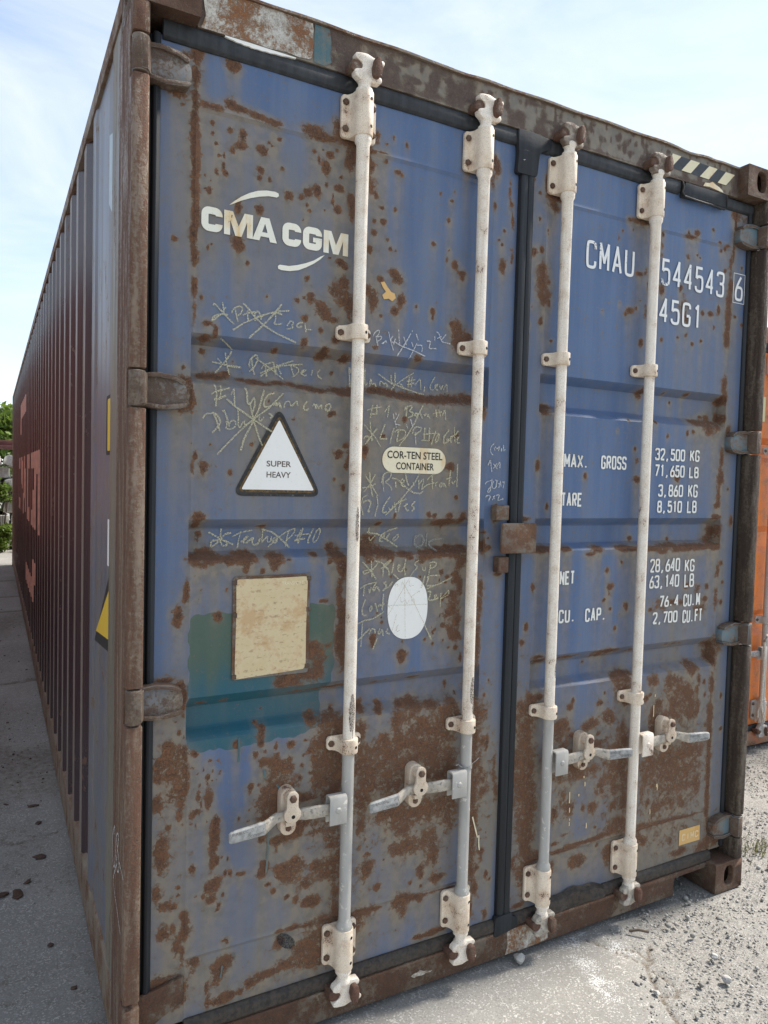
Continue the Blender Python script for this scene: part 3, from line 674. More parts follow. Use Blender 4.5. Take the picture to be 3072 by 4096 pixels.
SPOTS = np.array([[float(q) for q in a.split(',')] for a in '''167,2715,13,17,10 176,2730,9,6,10 166,2669,11,25,10 263,2717,21,17,10 165,2606,9,33,10 165,2556,11,42,10 166,2501,12,46,10 169,2439,11,42,10 168,2375,11,34,10 171,2321,9,25,10 165,2269,11,34,10 168,2210,9,26,10 188,2599,11,8,10 219,2599,22,9,10 258,2618,16,13,10 285,2612,23,9,10 331,2606,23,9,10 378,2600,28,9,10 494,2607,35,16,10 520,2595,30,11,10 575,2627,16,23,10 602,2601,26,19,10 614,2566,16,42,10 210,2559,5,8,10 257,2553,7,9,10 211,2533,5,6,10 293,2545,11,17,10 287,2517,18,11,10 265,2499,8,9,10 347,2520,18,13,10 220,2508,7,5,10 229,2480,5,6,10 242,2481,5,9,10 241,2455,5,13,10 248,2437,7,8,10 223,2436,7,9,10 343,2467,10,11,10 339,2444,7,7,10 368,2446,6,7,10 365,2544,4,4,10 374,2538,4,4,10 395,2560,7,6,10 404,2485,6,5,10 193,2421,3,4,10 209,2410,3,4,10 204,2383,9,11,10 192,2386,3,3,10 534,2516,13,21,10 546,2553,10,10,10 511,2533,4,11,10 498,2551,5,5,10 523,2561,5,4,10 508,2446,13,18,10 481,2434,11,14,10 473,2439,5,5,10 461,2418,6,8,10 425,2415,12,13,10 581,2498,5,6,10 577,2467,15,10,10 566,2569,5,5,10 536,2468,6,7,10 557,2442,4,6,10 557,2424,5,10,10 573,2406,10,10,10 532,2396,4,4,10 487,2387,5,5,10 479,2401,5,6,10 469,2358,3,3,10 283,2356,9,17,10 340,2361,13,12,10 117,2244,7,8,10 202,2237,4,5,10 212,2248,4,3,10 284,2260,18,20,10 310,2214,6,8,10 585,2261,13,8,10 598,2249,9,7,10 551,2267,4,3,10 133,2585,5,4,10 612,2444,12,14,10 618,2408,8,28,10 120,2610,25,12,8 140,2711,13,8,7 607,2551,14,25,10 576,2468,12,8,10 546,2552,10,8,10 573,2404,10,11,10 617,2434,10,21,10 562,2633,12,29,7 693,2639,10,26,7 556,2598,19,6,10 681,2594,15,6,10 727,2576,6,6,10 714,2597,20,4,10 766,2554,11,6,10 779,2546,4,4,10 794,2640,6,11,8 750,2649,4,9,8 728,2626,4,3,10 678,2550,12,17,10 684,2491,12,26,7 695,2471,7,9,10 672,2566,6,86,6 716,2439,8,6,10 759,2443,5,7,10 720,2400,10,11,10 691,2397,6,6,10 691,2362,9,9,10 736,2350,5,5,10 747,2326,7,7,10 677,2312,10,13,10 765,2322,3,4,10 584,2257,12,11,10 601,2247,7,6,10 958,2507,7,5,10 949,2445,7,9,10 916,2521,4,7,7 970,2539,3,3,10 896,2367,8,8,10 955,2356,3,4,10 947,2325,4,9,8 979,2316,12,13,10 1005,2293,17,9,10 759,2259,15,11,10 1010,2624,11,18,10 1003,2645,5,5,10 1126,2645,15,28,10 1119,2667,6,19,10 1110,2594,8,19,7 1124,2526,6,12,10 1190,2544,7,7,10 1182,2585,6,38,6 1196,2492,7,29,7 1198,2371,7,29,7 1164,2454,6,6,10 1144,2422,5,4,10 1156,2408,7,7,10 1162,2341,13,24,10 1277,2634,5,15,7 1264,2578,9,29,8 1260,2514,9,19,7 1264,2492,8,10,10 1308,2520,5,6,10 1307,2606,5,5,10 1337,2647,9,20,10 1290,2411,13,12,10 1322,2421,8,10,10 1325,2357,19,15,10 1367,2574,26,12,8 1372,2600,26,9,10 1345,2490,4,5,10 1271,2644,9,15,6 1304,2602,5,4,8 1335,2638,9,29,10 1366,2600,33,10,10 1374,2566,13,20,7 1260,2602,6,15,8 1262,2559,11,29,10 1308,2519,4,7,10 1262,2491,9,11,10 1288,2407,11,12,10 1319,2419,6,9,10 1346,2481,5,11,7 1327,2319,25,50,10 1339,2271,23,30,10 1356,2318,7,6,10 1360,2248,5,13,10 1289,2229,4,6,10 1270,2167,10,11,10 1327,2184,8,15,10 1260,2101,13,15,10 1375,2124,7,5,10 1718,2596,9,7,10 1763,2597,38,9,10 1809,2598,23,8,10 1688,2550,4,4,10 1738,2563,5,7,7 1670,2519,6,16,5 1893,2575,8,11,10 1889,2514,10,44,6 2030,2605,8,7,10 2076,2611,15,11,10 2044,2591,29,7,10 2027,2590,12,4,10 2167,2641,7,7,10 2208,2599,9,6,10 2253,2593,11,5,10 2289,2722,16,17,10 2297,2683,9,46,10 2290,2581,9,47,8 2276,2520,9,47,7 2282,2439,13,29,10 2277,2379,16,35,10 2276,2332,20,29,10 2275,2284,15,35,10 2274,2231,18,35,10 2318,2325,9,6,10 2362,2298,9,7,10 2345,2522,6,8,10 2246,2495,7,8,10 2219,2569,7,8,10 2240,2579,7,9,10 2032,2512,10,12,7 2082,2529,6,6,10 2099,2521,6,4,10 1778,2411,19,9,10 1830,2378,12,22,10 1812,2424,9,16,7 1898,2371,16,19,10 1998,2392,10,14,10 1686,2295,4,5,10 1604,2258,4,3,10 1736,2275,19,12,10 1718,2259,6,7,10 1769,2288,6,8,10 1787,2317,8,5,7 1816,2283,8,27,7 2126,2315,10,11,10 2170,2318,19,10,10 2217,2341,11,17,10 2019,2327,25,34,6 2035,2278,10,17,7 1905,2189,7,7,10 1800,2166,12,14,10 1993,2207,7,5,10 2038,2221,6,6,10 2074,2191,8,8,10 2125,2208,9,7,10 2195,2268,7,12,7 2336,2713,55,18,6 169,2132,8,23,10 170,2066,4,37,7 187,2104,5,6,10 205,2040,12,8,10 227,2022,7,17,10 199,2002,14,9,10 483,2199,8,8,10 367,2133,4,4,10 456,2135,8,8,10 475,2143,4,5,10 495,2149,11,15,10 526,2123,20,20,10 573,2176,23,20,10 598,2200,17,21,10 596,2158,23,26,10 620,2136,15,36,10 541,2105,17,20,10 569,2093,17,10,10 480,2087,8,9,10 528,2060,6,8,10 573,2037,11,13,10 479,2019,11,14,10 402,1993,9,7,10 543,2010,10,8,10 544,1994,20,13,10 617,1989,20,13,10 200,1972,8,8,10 286,1952,4,7,8 143,1919,5,7,10 583,1947,5,7,10 196,1904,19,9,10 241,1906,29,11,10 267,1918,10,9,10 306,1904,13,5,10 341,1900,28,9,10 375,1896,16,5,10 411,1904,21,8,10 454,1904,11,6,10 484,1898,27,7,10 530,1890,34,10,10 597,1896,35,11,10 614,1886,23,8,10 647,1901,18,16,10 724,1908,37,12,10 771,1903,37,13,10 817,1896,45,14,10 872,1893,46,14,10 934,1895,47,16,10 1000,1900,41,18,10 1060,1905,28,20,10 690,2172,18,32,10 671,2195,12,16,10 706,2031,10,8,7 776,2242,19,16,10 788,2180,15,19,10 767,2145,14,12,10 842,2167,5,8,10 900,2162,8,11,10 901,2143,5,8,10 993,2112,21,34,10 971,2132,9,7,10 1000,2085,21,28,10 1034,2100,17,14,10 1022,2053,14,11,7 853,2014,14,11,10 721,2125,5,5,10 1007,2278,8,9,10 715,2233,11,9,10 137,1857,23,33,10 150,1886,14,9,10 165,1850,7,38,10 133,1810,28,14,7 174,1836,7,14,7 378,1847,5,6,8 388,1871,3,2,10 451,1802,4,4,10 570,1827,14,9,10 562,1819,6,5,10 217,1721,2,2,10 165,1722,3,4,8 331,1727,5,6,10 593,1713,15,11,10 588,1700,7,6,10 613,1735,8,7,10 272,1647,5,8,10 199,1659,12,18,10 177,1689,7,11,10 170,1656,5,19,7 581,1637,5,5,10 610,1611,7,12,10 617,1677,8,12,10 678,1725,12,19,10 625,1706,6,32,7 811,1824,8,9,10 738,1770,10,6,10 981,1686,16,14,10 903,1765,5,5,10 998,1784,12,11,8 1008,1589,8,8,10 785,1531,6,9,10 908,1534,8,10,10 928,1531,9,8,10 986,1531,14,8,10 977,1510,41,11,10 1035,1525,14,17,10 188,1527,19,12,10 185,1506,10,10,10 375,1500,13,4,10 743,1505,9,5,10 213,1430,22,11,10 183,1414,12,12,10 227,1415,25,11,10 269,1410,10,7,10 279,1403,13,7,10 321,1415,28,18,10 406,1409,21,18,10 587,1437,13,13,10 579,1427,6,6,10 527,1417,10,5,10 446,1405,4,3,10 594,1411,20,13,10 610,1387,15,19,10 575,1394,6,6,10 713,1451,24,19,10 716,1420,43,19,10 752,1412,31,11,10 774,1399,13,8,10 826,1411,26,8,10 890,1404,23,11,10 941,1413,34,14,10 1004,1414,42,15,10 1046,1408,21,15,10 1040,1385,21,23,10 369,1375,6,7,10 195,1470,4,15,6 200,1480,10,7,8 212,1415,41,15,10 198,1399,22,15,8 276,1408,13,9,10 320,1413,29,15,10 322,1391,12,23,8 406,1408,24,13,10 406,1388,12,19,8 446,1406,6,3,10 528,1418,11,6,10 587,1413,13,12,10 610,1409,13,24,10 615,1373,15,32,10 570,1393,5,6,10 552,1282,11,5,10 565,1280,5,4,10 369,1376,5,6,10 268,1330,3,4,10 196,1330,2,2,10 191,1306,2,2,10 181,1371,4,5,7 160,1328,7,27,10 155,1314,4,15,8 139,1271,12,22,10 136,1246,9,18,8 120,1278,4,3,10 245,1257,14,13,10 607,1309,11,40,8 614,1237,16,45,10 611,1180,18,32,10 607,1140,18,28,10 622,1098,11,41,7 530,1131,26,32,10 525,1147,21,16,10 539,1098,19,28,10 510,1069,43,24,10 443,1064,29,20,10 427,1051,16,12,10 468,1058,25,16,10 572,1151,9,8,7 569,1115,6,6,7 103,1094,25,9,10 145,1078,14,11,10 157,1048,7,22,10 139,1013,21,11,10 97,1003,32,9,10 98,1044,7,13,10 145,950,4,5,10 136,981,4,4,8 207,1018,15,4,7 273,1017,13,3,8 493,1016,77,6,6 603,1021,53,6,7 529,933,18,18,10 558,917,12,7,10 550,926,3,3,10 602,948,8,7,10 374,917,12,18,10 382,930,7,6,10 362,942,6,4,10 374,892,8,10,9 302,897,9,10,10 385,975,6,2,7 695,947,11,17,10 677,878,28,25,10 585,926,22,12,10 604,904,36,29,10 597,865,40,49,10 576,827,35,41,10 559,789,26,37,10 612,797,27,50,10 117,919,16,13,10 127,882,35,29,10 96,868,16,19,10 145,895,14,15,10 158,897,8,13,10 159,860,10,36,10 133,842,35,23,10 90,840,12,16,10 166,810,8,27,10 147,797,19,20,10 128,784,13,16,10 91,768,14,23,10 154,763,8,20,9 148,721,6,17,8 120,697,6,7,10 101,662,13,13,10 95,640,19,20,9 102,606,16,26,9 184,889,11,7,10 190,885,5,7,10 146,951,4,6,10 156,938,3,3,10 155,995,3,5,8 185,850,3,5,10 211,838,3,7,10 199,832,3,3,10 230,862,6,4,10 224,816,8,8,10 223,803,5,13,7 236,831,2,5,10 257,824,5,7,8 236,806,3,3,10 248,808,3,3,10 202,798,3,5,10 211,788,3,3,10 199,767,7,17,10 228,758,12,20,10 225,739,8,20,8 193,728,13,8,10 206,746,3,10,10 182,717,8,10,8 203,718,3,3,10 223,692,3,4,10 249,694,10,12,10 246,667,13,27,10 245,634,15,20,10 241,607,10,27,9 251,578,10,14,10 238,571,7,17,8 283,577,3,7,10 268,584,3,4,10 185,570,9,12,10 277,538,5,9,10 291,534,5,6,10 192,689,3,5,7 180,694,4,3,7 156,698,3,3,10 302,894,9,9,10 358,860,10,7,10 356,852,5,9,7 386,863,4,5,10 399,862,3,2,10 373,887,8,9,10 417,870,7,10,10 424,848,5,7,10 464,873,13,11,10 508,877,6,4,10 522,845,7,8,10 502,834,5,5,10 381,832,14,12,10 396,832,9,9,10 417,824,18,21,10 462,803,15,14,10 439,817,26,16,10 461,831,9,9,10 425,802,22,14,10 440,775,30,21,10 408,781,13,11,10 499,804,8,9,10 526,778,5,6,10 494,769,8,8,10 533,809,5,7,8 558,863,31,36,10 588,898,36,29,10 571,810,31,47,10 600,751,32,44,10 561,747,27,26,10 545,778,15,44,10 519,750,5,4,10 404,760,22,14,10 444,753,41,16,10 390,745,14,14,10 380,730,9,9,10 405,722,40,21,10 368,770,5,5,10 346,769,10,10,10 344,754,5,10,6 395,699,33,28,10 490,713,30,14,10 516,704,23,11,10 531,705,8,5,10 593,697,36,18,10 616,719,16,30,10 388,669,18,14,10 342,703,5,3,10 314,687,5,5,8 314,681,3,7,7 340,672,6,3,10 379,615,11,16,10 426,594,15,9,10 444,601,37,14,10 481,607,26,14,10 492,623,11,22,10 510,630,23,11,10 557,602,31,22,6 541,602,15,22,5 597,568,24,30,6 597,546,8,7,10 546,495,12,11,10 483,525,19,11,10 476,505,34,14,10 431,515,15,11,8 575,496,24,18,10 599,476,24,22,10 622,507,8,60,9 387,529,11,14,10 384,512,11,9,8 324,527,9,3,10 313,526,5,3,10 423,570,7,21,5 91,523,11,23,9 113,486,17,14,8 135,476,9,7,10 148,527,5,5,10 148,507,4,4,10 112,409,18,23,9 136,416,6,12,10 162,446,9,9,10 167,421,11,33,10 165,394,11,19,10 145,367,11,28,9 161,340,5,28,8 242,509,21,21,10 251,520,14,12,10 224,504,6,12,10 215,485,6,7,10 238,472,14,14,10 260,450,7,8,10 255,437,5,5,10 271,478,5,7,10 195,490,3,5,10 291,532,5,8,10 277,538,3,6,10 312,527,8,3,10 324,522,9,4,10 401,474,10,7,10 419,450,8,8,10 390,535,12,12,10 385,512,12,15,8 375,509,10,10,7 445,507,20,15,9 471,482,31,20,10 496,510,21,20,8 544,494,13,13,10 576,471,27,23,10 518,450,21,20,10 435,490,10,12,10 460,423,10,9,10 488,408,9,11,10 536,391,27,18,10 552,382,8,8,10 520,390,13,13,10 603,480,22,41,8 616,401,14,77,6 618,324,19,31,10 580,324,27,13,10 532,321,27,9,10 480,326,21,7,10 439,327,15,5,10 581,283,38,26,10 566,236,33,26,10 538,269,27,36,9 502,254,21,18,10 439,292,15,17,10 461,221,31,15,10 513,216,32,20,10 550,205,32,21,10 411,212,30,12,10 376,203,25,12,10 352,196,15,15,10 326,180,7,10,10 285,184,29,12,10 266,175,33,12,10 228,226,6,14,10 233,195,7,29,7 265,266,26,24,10 283,285,21,17,10 256,236,14,24,7 191,308,18,12,10 191,284,11,19,6 116,284,26,9,10 98,280,17,14,10 138,259,22,14,10 116,252,40,28,10 156,239,18,28,10 130,215,36,23,8 280,345,9,5,10 286,336,4,6,10 304,177,7,5,10 185,398,9,28,5 694,943,11,13,10 761,944,10,11,10 749,929,13,10,10 830,938,10,7,10 863,936,30,18,10 885,926,18,21,10 943,921,32,13,10 935,933,16,5,10 975,901,26,11,10 816,911,15,21,10 852,896,30,21,10 907,873,25,16,10 939,847,38,27,10 805,881,12,21,10 818,843,18,32,10 878,845,37,27,10 902,857,25,32,10 988,878,45,33,10 1013,907,26,33,10 978,814,45,38,10 916,802,57,22,10 843,813,49,27,10 771,839,18,21,10 749,817,29,21,9 709,823,8,15,8 684,883,17,26,10 680,838,14,41,10 704,793,29,31,10 682,766,23,26,10 716,755,23,31,10 756,759,29,21,9 796,794,36,21,10 809,755,42,26,9 892,768,56,21,10 954,764,51,33,10 969,707,45,33,10 1006,734,32,44,10 712,715,34,41,10 696,661,26,31,10 757,712,47,26,8 798,705,48,32,10 932,703,25,16,10 831,598,67,21,10 898,590,63,27,10 790,596,42,21,10 821,563,36,21,8 954,579,51,27,10 985,595,45,33,10 862,565,31,22,10 845,537,24,16,10 1023,632,20,67,9 1013,546,26,33,8 693,585,14,21,10 711,539,5,7,6 859,486,49,30,10 889,485,31,22,10 829,477,18,13,10 952,477,25,39,10 960,426,22,28,10 938,501,19,16,10 719,449,26,21,10 714,424,12,21,6 721,490,12,7,8 758,379,12,11,10 911,399,13,16,10 918,375,9,14,10 878,361,6,8,10 916,343,6,7,10 981,357,26,11,10 968,352,13,17,8 927,455,5,4,10 779,459,3,3,10 852,316,37,19,10 834,304,24,22,10 853,278,15,27,7 895,310,25,8,10 711,310,35,16,10 683,307,29,18,10 752,310,24,5,10 914,300,13,11,10 962,175,26,11,10 912,175,25,8,10 1000,178,20,7,10 695,278,23,21,7 945,309,51,4,7 1028,310,40,4,7 1104,895,17,33,10 1119,871,27,34,10 1111,822,17,34,10 1109,773,17,34,10 1142,784,10,14,10 1160,770,7,23,10 1112,694,17,45,10 1139,684,14,11,10 1147,654,17,17,10 1108,616,17,45,10 1149,609,17,14,8 1204,599,10,35,7 1194,680,7,46,6 1112,532,17,51,10 1108,448,17,46,10 1111,363,17,46,10 1150,405,11,9,10 1148,388,7,17,7 1174,319,8,12,10 1189,299,6,5,10 1132,352,10,11,10 1128,285,14,23,10 1110,221,10,35,8 1173,182,10,17,8 1143,935,5,6,10 1158,983,3,6,10 1264,858,14,29,10 1271,840,18,17,10 1291,871,14,10,10 1322,833,22,35,10 1341,894,22,18,10 1377,901,19,12,10 1317,787,26,35,10 1281,787,18,23,8 1267,771,10,17,10 1291,710,22,47,8 1327,722,22,47,10 1344,655,22,47,10 1279,666,14,35,7 1274,621,18,29,8 1340,586,22,47,10 1357,524,22,36,10 1345,467,19,54,10 1341,398,22,48,10 1344,338,22,36,10 1278,341,10,8,8 1286,322,15,24,8 1270,529,10,18,7 1266,460,9,23,7 1331,282,30,30,8 1273,208,10,12,7 1264,181,10,8,10 1314,174,22,8,10 1307,869,17,21,10 1339,881,13,27,10 1339,823,27,32,8 1535,870,7,11,10 1522,845,13,11,10 1688,878,5,7,10 1672,843,11,9,10 1657,842,5,8,10 1704,788,27,23,10 1728,776,12,20,10 1638,777,22,17,10 1602,763,18,14,10 1624,768,22,17,10 1776,884,31,34,10 1748,925,23,17,10 1782,917,35,23,10 1798,841,20,23,10 1761,732,11,8,7 1784,740,9,14,8 1480,782,32,25,10 1500,790,18,16,10 1467,752,28,27,10 1531,742,14,11,10 1455,780,14,16,10 1497,704,21,22,8 1523,766,7,6,10 1687,697,23,14,8 1663,729,11,6,10 1642,687,30,17,8 1515,635,65,33,10 1552,607,44,28,10 1481,614,28,33,8 1603,598,37,23,7 1647,597,23,14,7 1773,661,31,35,10 1794,704,24,35,9 1792,589,24,47,10 1736,621,39,46,8 1762,566,35,26,10 1757,515,31,35,7 1695,537,31,29,7 1686,505,19,17,7 1681,529,15,11,10 1804,518,20,47,8 1808,442,20,41,10 1761,445,20,17,7 1746,442,8,12,10 1647,461,15,14,10 1647,453,19,20,7 1537,477,22,17,7 1530,467,22,28,7 1466,480,10,11,10 1467,463,14,28,7 1602,464,9,8,8 1596,455,10,23,5 1507,511,21,33,6 1780,378,32,15,10 1805,355,40,24,10 1766,363,47,18,10 1706,341,47,8,10 1661,334,61,6,10 1602,335,45,6,10 1544,331,37,11,10 1487,327,36,8,10 1576,268,33,26,10 1590,271,33,20,10 1472,358,21,8,8 1520,381,25,6,7 1733,255,19,29,9 1739,282,23,20,10 1773,228,20,24,8 1677,308,8,7,10 1666,378,6,6,10 1384,334,41,22,9 1338,452,41,108,8 1318,615,40,107,9 1331,309,20,109,7 1462,273,10,33,7 1906,831,15,12,10 1943,894,27,22,10 1929,843,8,7,10 1981,801,17,21,10 1965,803,8,18,10 1955,763,29,36,10 1945,723,21,30,9 1993,752,21,15,10 2035,878,26,30,10 2069,886,39,15,10 2097,841,53,30,10 2115,839,35,18,10 2151,816,36,31,10 2056,816,26,18,10 2101,792,62,30,9 2154,774,36,25,9 2067,772,26,36,9 2035,753,26,24,9 2121,741,53,24,8 2174,741,22,22,10 2200,756,13,31,8 2201,872,9,25,10 2194,836,7,15,10 2279,851,17,38,10 2339,791,8,11,10 2241,806,7,9,10 2233,862,9,12,10 2274,727,17,50,10 2278,665,15,44,10 2278,602,13,51,10 2280,508,13,76,10 2282,414,11,77,10 2283,332,11,51,10 2250,681,7,6,10 2349,652,8,11,10 2170,600,45,25,8 2202,583,36,31,8 2132,582,54,37,8 2089,570,53,37,9 2046,571,43,37,9 1995,580,43,30,9 1944,594,17,18,10 1930,555,42,30,9 1989,533,51,36,8 2050,510,52,37,8 2119,505,53,37,8 2188,524,45,37,8 2219,469,28,31,7 2139,458,54,31,8 2212,433,27,31,7 2053,462,52,31,7 1984,486,51,24,7 1925,508,33,24,7 2060,406,35,28,10 1989,401,26,24,8 1973,380,17,15,10 1938,417,12,15,10 1958,353,12,12,10 2127,375,22,12,8 2135,398,27,19,7 2011,445,12,15,10 1903,453,12,36,6 2000,351,12,12,7 1910,333,33,12,8 1977,326,68,9,8 2061,327,88,6,8 2166,321,82,5,7 1914,279,25,12,10 1923,266,12,12,10 1896,301,15,24,10 2113,181,36,13,10 2139,187,27,13,9 2075,238,12,16,6 2311,187,57,26,9 2266,172,56,19,8 2348,186,29,19,9 2292,255,11,39,8 2151,284,18,6,6 1841,1988,20,21,10 1959,1996,7,6,10 2013,1965,8,6,10 2078,1998,15,6,10 2272,2045,16,38,9 2277,1993,16,23,10 1387,1906,25,9,10 1364,1890,25,14,10 1356,1879,12,6,10 2147,1899,44,10,10 2175,1888,68,15,10 2231,1887,34,23,10 2193,1866,28,23,10 2186,1921,11,7,10 2278,1919,16,19,10 2220,1919,16,12,10 1759,1883,5,3,10 1701,1842,4,3,10 2072,1848,7,12,10 2104,1857,9,7,10 1963,1832,8,9,8 1898,1882,8,10,10 1792,1777,8,8,10 1334,1702,10,20,10 1551,1672,9,12,10 1808,1664,18,13,10 1805,1732,10,18,6 1382,1562,7,13,10 2024,1673,13,15,10 2001,1694,8,7,10 2275,1756,12,46,8 2274,1679,19,31,10 2268,1602,12,46,8 2351,1509,12,20,10 2324,1637,6,6,10 2256,1525,29,11,10 2259,1571,16,11,10 2307,1872,14,23,10 1826,1443,12,11,10 2030,1436,8,10,10 1388,1416,43,8,10 1360,1408,34,9,10 1476,1411,22,8,10 1498,1414,9,5,10 1626,1408,28,13,10 1589,1392,23,6,10 1779,1405,45,10,10 1746,1412,39,7,10 1828,1407,30,7,10 1910,1405,42,10,10 1993,1414,53,10,10 1962,1393,32,10,10 2036,1403,32,15,10 2101,1405,56,15,10 2190,1407,69,12,10 2259,1402,29,11,10 2251,1429,29,15,10 2272,1461,23,31,10 1677,1330,10,10,10 1694,1270,17,10,10 1690,1252,8,21,6 1668,1222,11,8,10 1699,1188,8,7,10 1748,1167,5,4,10 1747,1359,8,7,10 1776,1198,14,10,10 1782,1183,10,14,7 1727,1115,8,10,10 2215,1199,16,9,10 2223,1248,12,11,10 2283,1308,12,31,8 2304,1338,9,9,10 2315,1260,8,7,10 2312,1178,9,11,10 2278,1207,12,63,7 2100,1254,15,11,10 2167,1243,16,19,8 2194,1173,29,31,7 2173,1159,23,15,7 2076,1191,15,11,7 1964,1187,64,30,5 2033,1197,22,9,8 1908,1172,8,7,10 1262,1267,13,16,10 1309,1150,10,15,10 1294,1098,10,9,10 1332,1283,8,17,8 1183,1338,16,9,10 1163,1558,8,13,8 1164,1526,11,19,10 1123,1476,6,5,10 1121,1432,11,25,8 1141,1426,9,9,10 1139,1457,5,4,10 1115,1294,11,38,7 1110,1218,9,51,6 1108,1091,11,64,7 1099,1124,11,38,10 1102,1881,11,37,8 1035,1409,45,19,10 1387,1021,34,9,10 1506,1025,54,7,8 1695,1030,58,11,10 1666,1014,38,7,8 1843,1022,41,6,7 2056,1027,66,5,6 1368,1042,26,7,10 2283,994,35,47,8 2284,942,16,32,7 1613,991,6,4,10 1797,935,40,10,9 2161,914,28,23,10 2154,928,28,16,10 1280,1520,33,9,9 1245,1394,33,13,9 1017,1338,12,23,9 1001,1344,9,6,10 983,1335,8,6,10 959,1351,9,10,9 975,1317,6,4,10 954,1326,4,5,10 1005,1319,12,8,9 1033,1299,12,31,9 1001,1275,18,20,9 977,1274,12,8,9 965,1265,7,6,9 1005,1237,24,23,10 988,1212,18,15,9 1022,1197,18,28,10 974,1183,12,10,9 998,1166,18,18,9 1027,1146,15,21,9 1005,1139,12,10,8 1022,1105,9,8,10 994,1107,6,4,10 1042,1069,8,16,9 1030,1374,12,21,8 885,1386,9,7,10 867,1389,6,4,10 828,1363,4,5,10 780,1389,4,7,9 883,1339,5,5,10 933,1163,5,6,10 941,1170,4,5,10 929,1178,4,3,10 935,1155,4,4,10 904,1141,6,5,10 934,1125,5,6,10 974,1133,3,5,10 824,1139,3,4,10 822,1097,17,15,10 825,1109,14,7,10 822,1080,9,7,10 720,1160,12,12,10 719,1143,7,15,8 750,1206,5,5,10 749,1221,3,3,10 734,1235,4,3,10 777,1344,3,3,10 958,1212,2,5,10 941,1229,2,4,10 1011,981,6,10,8 1013,965,3,4,8 1048,946,5,8,10 865,1018,17,4,7 890,1020,15,4,7 745,1017,14,3,8 783,1022,8,2,7 968,1023,12,2,6 699,1420,19,14,10 713,1454,16,17,10 700,1440,13,14,10 749,1419,33,10,10 774,1417,17,5,10 818,1416,8,2,10 827,1410,20,6,10 844,1399,11,5,10 813,1404,6,2,10 905,1412,23,10,10 916,1405,15,10,10 893,1416,12,3,10 959,1411,30,10,10 1008,1414,46,13,10 995,1429,7,8,10 1055,1426,8,6,10 704,1394,13,7,9 740,1505,8,6,10 969,1508,27,10,10 978,1494,4,10,8'''.split()])
SPOTS[:, :4] /= 1000.
SPOTS[:, 4] /= 10.
